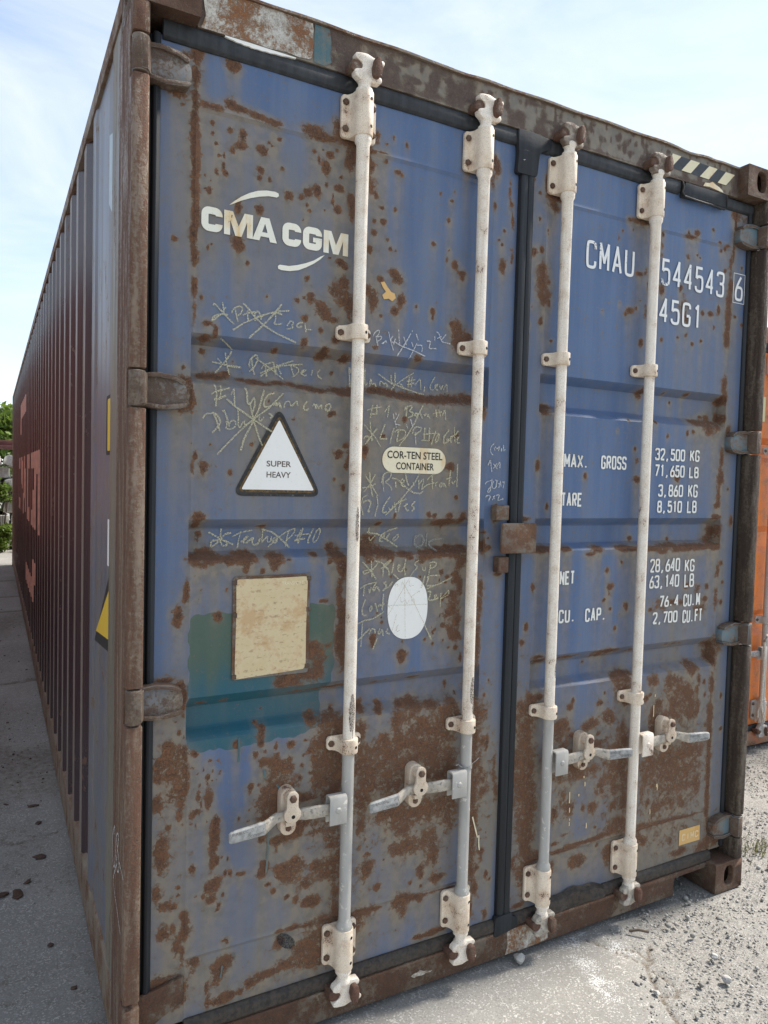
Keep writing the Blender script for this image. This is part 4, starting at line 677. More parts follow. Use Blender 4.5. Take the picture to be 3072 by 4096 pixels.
CHALK = {'y': '435,4173 442,4186 462,4167 486,4147 516,4117 551,4090;486,4197 491,4166 494,4143;503,4175 486,4147;516,4134 482,4137 443,4122 430,4102 432,4092 458,4119 487,4140;571,4105 563,4133 555,4168;538,4146 540,4163 560,4183 589,4192 595,4175 585,4150 568,4136;622,4172 626,4119;598,4144 615,4156 666,4170;667,4122 663,4165 686,4178 697,4150 700,4133;676,4145 709,4154;597,4207 614,4197 661,4145 713,4105 792,4068 904,4032;817,4232 784,4186 713,4105 633,4026;544,4059 606,4104 661,4133 727,4166 789,4189 861,4201;782,4183 783,4136 772,4121 791,4117 820,4126;761,4170 784,4183 821,4176;849,4117 859,4133 872,4150 891,4140 876,4123 889,4112 849,4099;945,4146 924,4144 905,4126 913,4115 940,4126;956,4143 963,4096;962,4111 1001,4114;483,4010 522,3993 566,3969;563,3959 546,3925 514,3883 475,3836;528,3948 537,3890 553,3830;484,3914 509,3890;457,3892 529,3882 616,3878;519,3884 575,3874 618,3876;694,3843 683,3884 677,3929;667,3880 662,3902 677,3939 708,3957 713,3927 693,3885 665,3859;700,3936 761,3902 815,3867 865,3833;925,3943 852,3916 783,3879 728,3836;981,3928 896,3917 799,3893 728,3854;756,3911 765,3839;735,3879 745,3903 804,3924;804,3924 818,3854;825,3913 816,3856;825,3913 851,3860;907,3916 927,3861;893,3917 934,3913 962,3896 946,3868 916,3849;968,3875 1001,3894 985,3898 971,3876 991,3865 1010,3869;1043,3903 1036,3871;1089,3908 1069,3885 1081,3867 1102,3853;449,3762 462,3717 458,3644;476,3751 485,3755 484,3718 477,3682;431,3707 454,3723 532,3749;448,3682 474,3686 511,3707;540,3713 555,3751 561,3652;516,3690 564,3652 666,3590 739,3547 776,3527;469,3390 523,3450 606,3537 666,3590 748,3652 836,3744;598,3417 617,3484 661,3570 696,3646 725,3755;661,3595 677,3556 699,3493 720,3449;616,3758 628,3735 632,3671 649,3668 664,3708 675,3689 670,3649 655,3619;644,3682 666,3590;785,3740 757,3737 731,3708 721,3673 735,3659 758,3668;779,3672 799,3693 795,3668 810,3694 824,3660;842,3666 847,3697 874,3704 883,3672 917,3710 923,3682;980,3709 958,3685 959,3662 978,3660 989,3671;1011,3686 1027,3700 1033,3669 1035,3700;1044,3696 1050,3668 1066,3702 1070,3672;1106,3705 1089,3683 1101,3661 1126,3681 1123,3704 1106,3705;444,3617 467,3563 482,3514;390,3578 403,3602 456,3611 486,3574 477,3545 441,3504;495,3621 505,3626 520,3586 533,3543;516,3569 521,3547 511,3530 546,3529 571,3550 565,3577 540,3575 531,3548;579,3643 582,3600 581,3551 591,3539;591,3541 615,3582 616,3553 646,3569 666,3590;702,3607 697,3587 708,3580 725,3606;753,3628 780,3615 762,3601;448,2969 489,2946 556,2912 592,2897;521,2988 517,2938 520,2901 536,2890 556,2895 553,2913 515,2926 467,2919 463,2884 490,2899 545,2958 578,2962;583,2942 632,2964 697,2976;632,2969 620,2921 613,2876;633,2911 659,2923 674,2946 653,2931 646,2908 664,2905 685,2920 706,2938 696,2907 712,2889 733,2899 746,2930;761,2976 754,2906;754,2906 791,2945 786,2911 808,2905 812,2939;853,2938 824,2929 819,2903 840,2902 853,2938;751,2982 812,2965 853,2938 921,2875;792,2880 853,2933 899,2964 954,2984;896,2880 906,2933 916,2969;954,2984 949,2958 922,2927 903,2919;1005,2987 973,2895;991,2974 959,2908;950,2942 1043,2952;950,2913 1020,2926;1068,2981 1046,2936 1032,2901 1044,2899;1108,2986 1085,2962 1066,2914 1075,2898 1098,2919 1114,2967 1108,2986;1277,3939 1283,3827 1295,3831;1278,3938 1297,3898;1382,3944 1381,3868 1385,3841 1400,3859;1416,3838 1418,3882 1427,3880 1431,3850 1449,3863 1459,3839;1484,3849 1486,3877 1505,3873 1508,3857 1530,3870 1537,3846;1560,3922 1565,3862;1588,3938 1590,3864 1563,3828;1472,3919 1549,3877 1639,3851 1757,3824 1797,3820;1723,3948 1656,3908 1600,3865;1619,3872 1638,3868 1645,3852;1692,3920 1684,3855;1711,3922 1707,3857;1673,3890 1734,3907;1677,3871 1729,3884;1732,3873 1770,3918 1776,3848;1805,3873 1800,3836;1877,3936 1842,3874 1849,3851 1873,3856;1879,3871 1902,3890 1882,3888 1879,3860 1903,3856;1912,3891 1924,3857 1939,3893;1941,3859 1963,3895 1970,3896 1973,3851;1396,3718 1389,3678 1382,3639;1425,3724 1425,3667;1360,3686 1401,3701 1457,3713;1379,3664 1427,3670;1478,3681 1510,3729 1498,3653;1630,3726 1627,3666;1613,3702 1623,3723 1659,3735 1668,3719 1645,3699 1674,3694 1672,3671 1640,3660;1703,3696 1683,3679 1699,3673 1706,3694 1710,3671;1745,3741 1722,3700 1715,3681;1728,3696 1742,3662;1752,3688 1761,3677 1769,3694;1785,3690 1775,3675 1788,3679 1797,3663;1839,3722 1846,3673;1861,3725 1874,3679;1815,3694 1884,3711;1888,3687 1906,3729 1915,3662;1715,3685 1679,3614 1639,3552 1583,3485;1382,3624 1390,3562 1399,3504;1344,3599 1385,3562 1421,3528 1456,3476;1430,3582 1391,3535 1354,3485;1342,3515 1351,3533 1376,3530 1406,3518;1483,3610 1464,3561 1449,3522 1498,3525;1547,3592 1531,3547 1522,3496;1577,3576 1566,3510;1549,3566 1569,3583 1622,3583 1630,3561 1608,3528 1566,3510;1694,3574 1702,3500;1676,3563 1680,3596 1706,3609 1739,3604 1734,3585 1687,3555;1763,3605 1758,3530;1796,3607 1796,3528;1746,3565 1855,3577;1739,3527 1799,3528;1843,3591 1813,3501;1866,3578 1840,3539 1844,3511 1867,3545 1869,3574;1941,3603 1901,3552 1905,3512 1930,3525;1924,3543 1946,3544 1936,3525 1924,3543;1958,3521 1951,3559 1974,3565;1980,3622 1990,3523;2013,3600 1985,3570 1952,3554;2003,3547 2020,3562 2006,3557 2004,3523 2027,3524;1482,3295 1480,3250 1487,3207;1470,3259 1479,3309 1514,3328 1538,3320 1526,3287 1493,3264;1493,3264 1532,3242 1541,3215;1566,3268 1569,3231;1600,3257 1631,3271 1610,3289 1600,3262 1616,3239 1638,3244;1632,3324 1645,3272 1659,3244;1539,3290 1578,3284 1638,3235 1692,3203 1741,3197 1765,3214;1734,3325 1701,3264 1655,3212 1583,3137 1501,3064;1690,3268 1696,3245;1728,3283 1732,3225;1731,3255 1760,3291 1764,3270 1749,3223;1826,3309 1831,3229;1790,3284 1814,3308 1844,3323;1751,3225 1794,3256 1844,3267;1855,3246 1852,3271 1871,3272;1888,3263 1878,3244 1900,3244 1902,3268 1888,3268;1914,3244 1911,3273 1934,3238;1962,3350 1951,3250;1930,3292 1972,3303;1973,3279 1985,3260 2001,3289;2013,3390 2013,3244;1357,3303 1393,3257 1436,3195 1446,3179;1387,3322 1393,3257 1411,3174;1427,3310 1394,3253 1352,3203;1342,3227 1394,3235 1429,3253;1380,3187 1346,3171 1334,3122 1351,3066;1349,3135 1361,3151 1391,3154 1402,3136 1381,3082;1388,3082 1396,3091;1439,3181 1450,3136 1430,3057;1529,3176 1484,3114 1480,3077 1511,3086;1521,3109 1542,3091 1552,3123;1561,3142 1574,3082;1613,3170 1599,3123 1589,3087;1572,3132 1645,3165;1628,3117 1657,3138 1636,3128 1648,3091 1664,3096;1708,3150 1679,3124 1706,3110 1685,3089;1437,2986 1433,2943;1422,2957 1496,2944 1563,2907 1635,2863;1436,2928 1442,2899 1474,2933 1482,2937;1637,2982 1573,2966 1518,2937;1508,2898 1513,2922 1545,2956 1541,2922 1513,2917 1511,2898 1536,2897;1579,2946 1557,2917 1569,2899;1630,2935 1602,2911 1614,2896 1642,2920 1644,2943 1630,2935;1355,2785 1387,2755 1420,2720 1449,2677;1413,2792 1417,2740 1421,2692;1457,2772 1415,2730 1365,2711 1359,2732 1393,2736 1431,2739;1500,2773 1494,2689;1437,2789 1489,2776 1506,2751;1479,2742 1506,2751 1554,2791 1527,2784 1500,2756;1506,2751 1534,2735 1538,2697;1569,2773 1557,2710;1568,2705 1605,2672;1595,2733 1616,2757 1599,2762 1595,2724 1623,2715 1644,2751;1652,2793 1645,2741 1652,2687;1746,2785 1712,2764 1741,2738 1713,2719 1686,2683;1776,2742 1777,2717 1797,2719 1796,2741;1833,2755 1821,2690;1821,2765 1862,2771 1880,2758 1858,2734 1828,2730;1343,2628 1385,2650 1446,2659;1372,2641 1366,2580;1402,2621 1408,2592 1418,2630;1454,2661 1429,2624 1434,2605 1455,2637 1475,2605;1520,2659 1498,2655 1526,2634 1497,2604;1499,2609 1548,2633 1564,2662 1542,2633;1807,2671 1830,2685 1907,2684;1822,2675 1803,2621 1861,2621;1795,2686 1769,2608;1994,2668 1938,2643 1809,2601;1382,2560 1357,2504 1364,2463 1390,2463;1421,2519 1408,2501 1414,2481 1429,2504 1421,2519;1447,2532 1465,2478;1467,2511 1485,2525;1503,2587 1495,2485;1480,2515 1513,2523;1810,2581 1839,2589 1834,2555 1823,2530 1865,2528 1900,2541;1870,2538 1887,2562 1867,2558 1870,2533 1900,2538;1916,2570 1913,2485;1912,2530 1976,2588 1977,2557 1918,2535;1333,2415 1380,2433 1429,2437;1365,2427 1358,2274;1333,2312 1414,2380;1431,2436 1509,2477;1412,2346 1425,2379 1452,2372 1450,2348;1484,2375 1469,2347 1485,2341 1501,2373 1508,2327;1539,2371 1523,2347 1554,2338;1467,2318 1439,2252;1799,2379 1855,2276', 'w': '1389,4120 1397,4147 1430,4167 1428,4140 1407,4119 1443,4131 1447,4116 1414,4091;1407,4127 1421,4070;1475,4103 1448,4087 1454,4085 1474,4108 1478,4093;1491,4161 1505,4112 1527,4055;1520,4140 1502,4109 1533,4096;1559,4182 1564,4129 1571,4089;1539,4126 1527,4090;1644,4168 1620,4125 1596,4087 1554,4024;1653,4188 1654,4180;1595,4143 1615,4097;1527,4109 1584,4085 1667,4067 1751,4042;1688,4113 1661,4058 1637,4014;1683,4170 1697,4133;1652,4117 1663,4091;1697,4111 1691,4100 1723,4109 1730,4088 1725,4065;1758,4135 1787,4139 1776,4092 1830,4097;1816,4172 1817,4144;1828,4201 1845,4192 1867,4144 1931,4137;1898,4192 1866,4155;1833,4160 1865,4175;1537,3678 1544,3643;1579,3679 1552,3630;1555,3684 1558,3671;1549,3634 1561,3596;1552,3616 1589,3610;1659,3652 1674,3609;1631,3618 1640,3596;2295,3532 2277,3520 2265,3496 2271,3472 2286,3458 2291,3460;2296,3505 2305,3487;2305,3512 2312,3504 2321,3498 2341,3521 2332,3486;2355,3506 2353,3486 2359,3487 2356,3506;2370,3526 2375,3486;2369,3493 2390,3496;2251,3390 2270,3430 2275,3389 2284,3347;2294,3401 2326,3368;2322,3404 2295,3370;2321,3381 2348,3420 2348,3374;2232,3266 2245,3282 2279,3291 2289,3300 2280,3246 2272,3216 2254,3214 2257,3228 2277,3254;2303,3289 2290,3268 2291,3246 2305,3236 2320,3247 2329,3290 2313,3296;2334,3294 2319,3268 2326,3245;2335,3271 2356,3275;2356,3290 2343,3243;2356,3290 2363,3250;2369,3289 2380,3280 2389,3291 2379,3241;2241,3181 2248,3193 2277,3193 2278,3182 2265,3162 2271,3154;2299,3188 2315,3170;2314,3195 2294,3163;2324,3193 2338,3199 2352,3195 2339,3171 2341,3162 2384,3172', 'g': '1809,2933 1768,2929 1758,2883 1777,2856 1817,2867 1833,2907 1809,2933;1852,2953 1846,2857;1977,2908 1910,2906 1863,2887 1879,2852 1900,2838', 'b': '1647,2673 1653,2551 1658,2429 1664,2307;1681,2674 1600,2547 1526,2435;1636,2649 1696,2562 1796,2387;1521,2513 1668,2509 1818,2505;1581,2632 1597,2645 1604,2626;1636,2663 1626,2629;1681,2661 1682,2622 1716,2630;1622,2561 1629,2521 1651,2540;1657,2544 1669,2509 1685,2543;1701,2562 1703,2522 1719,2551 1723,2516;1598,2455 1568,2349;1595,2352 1616,2394 1600,2381 1601,2346 1623,2354;1523,2537 1540,2541 1530,2512 1552,2501;1763,2593 1696,2559'}
# broad weathered areas on the doors: x, z, rx, rz, strength
WEATHER = [(.36, 2.32, .27, .22, .62), (.42, 1.74, .30, .22, .72), (.86, 1.70, .22, .17, .85), (.92, 1.32, .2, .16, .62), (.85, 2.2, .3, .2, .25), (.85, 2.52, .3, .12, .12),
           (.35, 1.33, .22, .09, .3), (.12, 2.45, .08, .25, .5), (.12, 1.75, .06, .2, .35), (.12, .65, .07, .5, .5), (.9, .55, .4, .35, .38), (.33, .45, .2, .25, .35), (.45, .25, .3, .12, .45),
           (1.5, .5, .22, .35, .38), (2.05, .5, .28, .45, .68), (2.1, .24, .3, .14, .85), (2.32, 1.3, .05, 1.2, .45), (2.05, 1.15, .2, .2, .35), (2.1, 2.2, .2, .3, .22), (2.2, 1.75, .1, .25, .35), (1.17, .6, .05, .5, .5), (1.3, .6, .05, .5, .55), (1.3, 2.2, .04, .5, .3), (1.17, 2.2, .04, .5, .25)]
TEAL = [(.167, .905), (.181, .893), (.30, .885), (.42, .893), (.506, .897), (.566, .925), (.568, 1.016), (.590, 1.05), (.594, 1.269), (.55, 1.277), (.506, 1.273), (.40, 1.272), (.285, 1.264), (.19, 1.268), (.167, 1.257)]

def blur(A, n, axis):
    if n < 1: return A
    k = np.ones(2 * n + 1) / (2 * n + 1)
    return np.apply_along_axis(lambda v: np.convolve(np.pad(v, n, 'edge'), k, 'valid'), axis, A)

def in_poly(X, Z, P):
    ins = np.zeros(X.shape, bool)
    j = len(P) - 1
    for i in range(len(P)):
        (xi, zi), (xj, zj) = P[i], P[j]
        c = ((zi > Z) != (zj > Z)) & (X < (xj - xi) * (Z - zi) / (zj - zi + 1e-12) + xi)
        ins ^= c
        j = i
    return ins

def fields(xs, zs, spots, streak=True):
    """rust map (0-1) and run-off map on the grid zs x xs"""
    X, Z = np.meshgrid(xs, zs)
    keep = np.ones_like(X)
    for sx, sz, rx, rz, st in spots:
        i0, i1 = np.searchsorted(xs, [sx - 2.2 * rx, sx + 2.2 * rx])
        j0, j1 = np.searchsorted(zs, [sz - 2.2 * rz, sz + 2.2 * rz])
        if i1 <= i0 or j1 <= j0: continue
        d2 = ((X[j0:j1, i0:i1] - sx) / rx) ** 2 + ((Z[j0:j1, i0:i1] - sz) / rz) ** 2
        keep[j0:j1, i0:i1] *= 1 - st * np.exp(-.69 * d2 ** 1.25)
    rust = 1 - keep
    hx, hz = xs[1] - xs[0], zs[1] - zs[0]
    kh = np.ones_like(X)
    for sx, sz, rx, rz, st in spots:
        ax, az = rx * 1.25 + .007, rz * 1.25 + .010
        cz = sz - .004
        i0, i1 = np.searchsorted(xs, [sx - 2.2 * ax, sx + 2.2 * ax])
        j0, j1 = np.searchsorted(zs, [cz - 2.2 * az, cz + 2.2 * az])
        if i1 <= i0 or j1 <= j0: continue
        d2 = ((X[j0:j1, i0:i1] - sx) / ax) ** 2 + ((Z[j0:j1, i0:i1] - cz) / az) ** 2
        kh[j0:j1, i0:i1] *= 1 - .9 * st * np.exp(-.69 * d2)
    halo = 1 - kh
    src = np.clip((rust - .35) * 1.6, 0, 1)
    run = np.zeros_like(rust)
    dec = .5 ** (hz / (.05 + .20 * np.clip(np.convolve(RNG.random(len(xs) + 8), np.ones(9) / 9, 'valid') * 3 - 1, 0, 1) ** 1.5))
    cur = np.zeros(len(xs))
    for j in range(len(zs) - 1, -1, -1):
        cur = np.maximum(cur * dec, src[j])
        run[j] = cur
    run = blur(blur(run, 2, 1), 2, 0)
    wide = blur(blur(rust, max(1, int(.030 / hx)), 1), max(1, int(.06 / hz)), 0)
    wide = blur(blur(wide, max(1, int(.020 / hx)), 1), max(1, int(.05 / hz)), 0)
    stain = np.clip(wide * .62, 0, .5)
    for cx, cz, rx, rz, st in WEATHER:
        st *= .66 if cz > 1.2 else .85
        stain = np.maximum(stain, 0) + (1 - np.clip(stain, 0, 1)) * st * np.exp(-.69 * (((X - cx) / rx) ** 2 + ((Z - cz) / rz) ** 2) ** 1.4)
    return rust, np.clip(stain, 0, 1), halo, run

def grid_mesh(name, xs, zs, Y, mat, attrs, edge=.04):
    """height field facing -y, with a folded-back rim so that it has thickness"""
    nx, nz = len(xs), len(zs)
    X, Z = np.meshgrid(xs, zs)
    V = np.stack([X, Y, Z], -1).reshape(-1, 3)
    i = np.arange(nx - 1)[None, :] + nx * np.arange(nz - 1)[:, None]
    F = np.stack([i, i + 1, i + 1 + nx, i + nx], -1).reshape(-1, 4)
    ring = list(range(nx)) + [nx * (j + 1) - 1 for j in range(1, nz)] + [nx * (nz - 1) + k for k in range(nx - 2, -1, -1)] + [nx * j for j in range(nz - 2, 0, -1)]
    back = V[ring].copy()
    back[:, 1] = Y.min() + edge
    b = len(V)
    m = len(ring)
    F2 = np.array([(ring[(k + 1) % m], ring[k], b + k, b + (k + 1) % m) for k in range(m)])
    V = np.vstack([V, back])
    F = np.vstack([F, F2])
    me = bpy.data.meshes.new(name)
    me.vertices.add(len(V))
    me.vertices.foreach_set('co', V.astype(np.float32).ravel())
    me.loops.add(len(F) * 4)
    me.loops.foreach_set('vertex_index', F.astype(np.int32).ravel())
    me.polygons.add(len(F))
    me.polygons.foreach_set('loop_start', (np.arange(len(F)) * 4).astype(np.int32))
    me.update(calc_edges=True)
    me.materials.append(mat)
    for an, A in attrs.items():
        a = me.attributes.new(an, 'FLOAT', 'POINT')
        vals = np.concatenate([A.ravel(), A.ravel()[ring]])
        a.data.foreach_set('value', vals.astype(np.float32))
    me.polygons.foreach_set('use_smooth', [True] * len(me.polygons))
    me.set_sharp_from_angle(angle=R(24))
    return me

def smooth_noise(shape, n, amp):
    A = RNG.standard_normal(shape)
    for _ in range(2): A = blur(blur(A, n, 0), n, 1)
    return A / A.std() * amp

# ================================================================== THE BLUE CONTAINER
H, WD, LN = 2.896, 2.438, 12.192
box = empty('shipping_container', (0, 0, 0))
tag(box, 'large rust-streaked blue shipping container with closed white-barred doors, standing nearest', 'shipping container')

def make_door(x0, x1, sl, sr):
    xs = np.linspace(x0, x1, int((x1 - x0) / .005) + 1)
    zs = np.linspace(.150, 2.742, 519)
    X, Z = np.meshgrid(xs, zs)
    ins = (X > sl) & (X < sr)
    Y = YD + np.interp(Z, RZ, RDP) * ins
    for s_ in (sl, sr):
        Y += -.0022 * np.exp(-((X - s_) / .004) ** 2)
    for s_ in (2.593, .325):
        Y += (-.0030 * np.exp(-((Z - s_) / .0045) ** 2) + .0022 * np.exp(-((Z - s_ + .012) / .005) ** 2)) * ins
    Y += smooth_noise(X.shape, 16, .0005) * ins
    rust, stain, halo, run = fields(xs, zs, SPOTS)
    for cx, cz, rx, rz, st in ((.92, .66, .26, .26, .30), (.62, .55, .10, .30, .22), (2.05, .62, .25, .30, .34), (2.05, .30, .28, .12, .26), (1.30, .62, .05, .40, .30), (1.13, .60, .05, .36, .28), (.12, .70, .055, .26, .26), (1.45, .62, .14, .2, .24), (1.72, .6, .08, .3, .3), (.55, .22, .2, .07, .22), (.13, .25, .07, .1, .15), (1.09, 1.2, .04, .2, .2)):
        rust = rust + (1 - rust) * st * np.exp(-.69 * (((X - cx) / rx) ** 2 + ((Z - cz) / rz) ** 2) ** 1.3)
    wd = blur(blur(rust, 7, 0), 7, 1)
    rust = rust * (1 - .30 * np.clip((wd - .25) / .5, 0, 1))
    Y -= np.clip(rust - .4, 0, 1) * np.abs(smooth_noise(X.shape, 1, .0010))
    tl = in_poly(X + .004 * np.sin(Z * 90), Z + .003 * np.sin(X * 70) + .002 * np.sin(X * 190), TEAL).astype(float)
    tl = blur(blur(tl, 1, 0), 1, 1)
    tmix = np.interp(Z, [.88, .98, 1.05, 1.15, 1.28], [.25, .15, .35, .75, .95]) * np.ones_like(X)
    d = link('door', grid_mesh('door', xs, zs, Y, M_door, {'rust': rust, 'stain': stain, 'halo': halo, 'run': run, 'teal': tl, 'tealmix': tmix}), box)
    return d

door_l = make_door(.077, 1.214, *PANELS[0])
door_l['label'] = 'blue door with the round logo lettering, chalk scrawls and teal paint patch'
door_r = make_door(1.262, 2.372, *PANELS[1])
door_r['label'] = 'blue door carrying the container number and weight table'

# ---- gaskets
g = MB()
g.prism([(.0420, .090), (.0420, .070), (.0560, .070), (.0585, .052), (.0660, .049), (.0765, .055), (.0785, .090)], .158, 2.742, 'z')
g.build('gasket', M_rub, door_l, .0015)
g = MB()
for a, b in ((.14, .62), (.62, 1.213)):
    g.prism([(.050, 2.777), (.046, 2.760), (.050, 2.738), (.058, 2.731), (.075, 2.731), (.075, 2.777)], a - (.06 if a < .2 else -.001), b, 'x')
g.build('gasket', M_rub2, door_l, .0015)
g = MB()
g.prism([(.049, .113), (.043, .122), (.046, .148), (.056, .156), (.075, .156), (.075, .113)], .165, 1.213, 'x')
g.build('gasket', M_rubw, door_l, .002)
g = MB()
g.prism([(2.396, .095), (2.396, .070), (2.387, .066), (2.384, .052), (2.3745, .050), (2.3665, .056), (2.3665, .095)], .158, 2.742, 'z')
g.build('gasket', M_rub, door_r, .0015)
g = MB()
g.prism([(.050, 2.777), (.046, 2.760), (.050, 2.738), (.058, 2.731), (.075, 2.731), (.075, 2.777)], 1.266, 1.960, 'x')
g.prism([(.050, 2.770), (.046, 2.757), (.050, 2.738), (.058, 2.731), (.075, 2.731), (.075, 2.770)], 2.215, 2.385, 'x')
g.build('gasket', M_rub2, door_r, .0015)
# torn piece of the top gasket, its foam core bare
g = MB()
g.mi = 0
g.prism(round_poly([(1.968, 2.722), (1.975, 2.774), (2.090, 2.775), (2.208, 2.774), (2.212, 2.724), (2.10, 2.728)], .008), .041, .074)
g.mi = 1
g.tube([(1.962, .044, 2.775), (1.966, .040, 2.755), (1.960, .040, 2.735), (1.972, .040, 2.722), (2.04, .041, 2.720), (2.12, .040, 2.719), (2.20, .041, 2.718), (2.214, .041, 2.728), (2.211, .040, 2.755), (2.209, .044, 2.774)], .0042, 6)
g.build('torn_gasket', [M_rub, M_rubw], door_r, .0015)['label'] = 'black torn stretch of the top door gasket'
g = MB()
g.prism([(.049, .113), (.043, .122), (.046, .148), (.056, .156), (.075, .156), (.075, .113)], 1.268, 1.425, 'x')
g.prism([(.049, .113), (.043, .122), (.046, .148), (.056, .156), (.075, .156), (.075, .113)], 1.706, 2.30, 'x')
g.build('gasket', M_rubw, door_r, .002)
g = MB()
V = []
secs = []
for i in range(13):
    t = i / 12
    x = 1.427 + t * .277
    up = .020 * math.sin(t * math.pi) + .004 * math.sin(t * 17)
    secs.append([(x, .046, .112), (x, .036 - .006 * math.sin(t * 9), .124), (x, .038, .150 + up), (x, .058, .160 + up), (x, .075, .150), (x, .075, .113)])
g.loft(secs)
g.build('loose_gasket', M_rubw, door_r, 0)['label'] = 'loose sagging stretch of the bottom door gasket'
# the wide overlapping strip in the middle
g = MB()
g.mi = 0
g.prism([(1.2130, .064), (1.2150, .047), (1.2250, .043), (1.2410, .044), (1.2425, .050), (1.2440, .044), (1.2620, .042), (1.2685, .048), (1.2700, .064)], .120, 2.700, 'z')
g.prism(round_poly([(1.192, 2.640), (1.198, 2.700), (1.190, 2.778), (1.262, 2.779), (1.330, 2.774), (1.330, 2.742), (1.283, 2.722), (1.274, 2.640)], .012), .0405, .060)
g.prism(round_poly([(1.205, .170), (1.200, .100), (1.262, .108), (1.300, .116), (1.300, .150), (1.276, .158), (1.272, .172)], .012), .0400, .060)
g.build('centre_gasket', M_rub, door_r, .002)

# ---- hinges
def hinge(door, z, right, rad=.0):
    m = (lambda x: WD - x) if right else (lambda x: x)
    f = lambda P: [(m(a), z + b) for a, b in P]
    h = MB()
    h.mi = 0
    h.prism(f(round_poly([(.034, -.036), (.034, .036), (.075, .040), (.118, .034), (.146, .018), (.149, -.014), (.138, -.034), (.085, -.042)], .012)), .034, .064)
    h.mi = 1
    h.prism(f(round_poly([(.032, .041), (.076, .046), (.120, .040), (.144, .027), (.137, .018), (.116, .028), (.076, .034), (.032, .031)], .006)), .026, .062)
    h.prism(f(round_poly([(.032, -.041), (.086, -.048), (.140, -.040), (.149, -.028), (.136, -.028), (.086, -.036), (.032, -.031)], .006)), .026, .062)
    h.prism([(m(a), b) for a, b in [(.020, -.004), (.036, -.004), (.046, .020), (.046, .05), (.022, .05)]], z - .039, z + .039, 'z')
    h.lathe(m(.0205), .0165, [(.010, z + .046), (.0195, z + .043), (.0205, z + .040), (.0205, z - .040), (.0195, z - .043), (.010, z - .046)], 18)
    return h.build('hinge', [M_hingeR, M_hrim] if right else [M_hingeL, M_hrim], door, .003, 40)
HZ = (2.655, 1.850, 1.050)
for z in HZ: hinge(door_l, z, False)
for z in (2.640, 1.826, 1.050, .252): hinge(door_r, z, True)

# ---- rear corner posts with notches for the hinges
def rear_post(right):
    m = (lambda x: WD - x) if right else (lambda x: x)
    p = MB()
    zc = (2.640, 1.826, 1.050, .252) if right else HZ
    cuts = [.118] + ([] if right else [.268, .284]) + [q for z in sorted(zc) for q in (z - .049, z + .049)] + [2.778]
    prof = [(0, .048), (0, .007), (.002, .002), (.007, 0), (.034, 0), (.0385, .002), (.0405, .007), (.0405, .088), (.030, .092), (.030, .048)]
    prof = [(m(a), b) for a, b in prof]
    for z0, z1 in zip(cuts[::2], cuts[1::2]):
        p.prism(prof, z0, z1, 'z')
    p.prism([(m(a), b) for a, b in [(.0, .0482), (.0295, .0482), (.0295, .130), (.075, .130), (.075, .170), (.0295, .210), (.0, .210)]], .118, 2.778, 'z')
    return p.build('corner_post', M_rpost if right else M_post, box, .003)
rear_post(False)
rear_post(True)['label'] = 'dark brown rear post at the far edge of the doors'
p = MB()
for x0, x1 in ((0, .07), (WD - .07, WD)):
    p = MB()
    p.box(x0, x1, LN - .15, LN, .118, 2.778)
    p.build('corner_post', M_rail, box, .004)

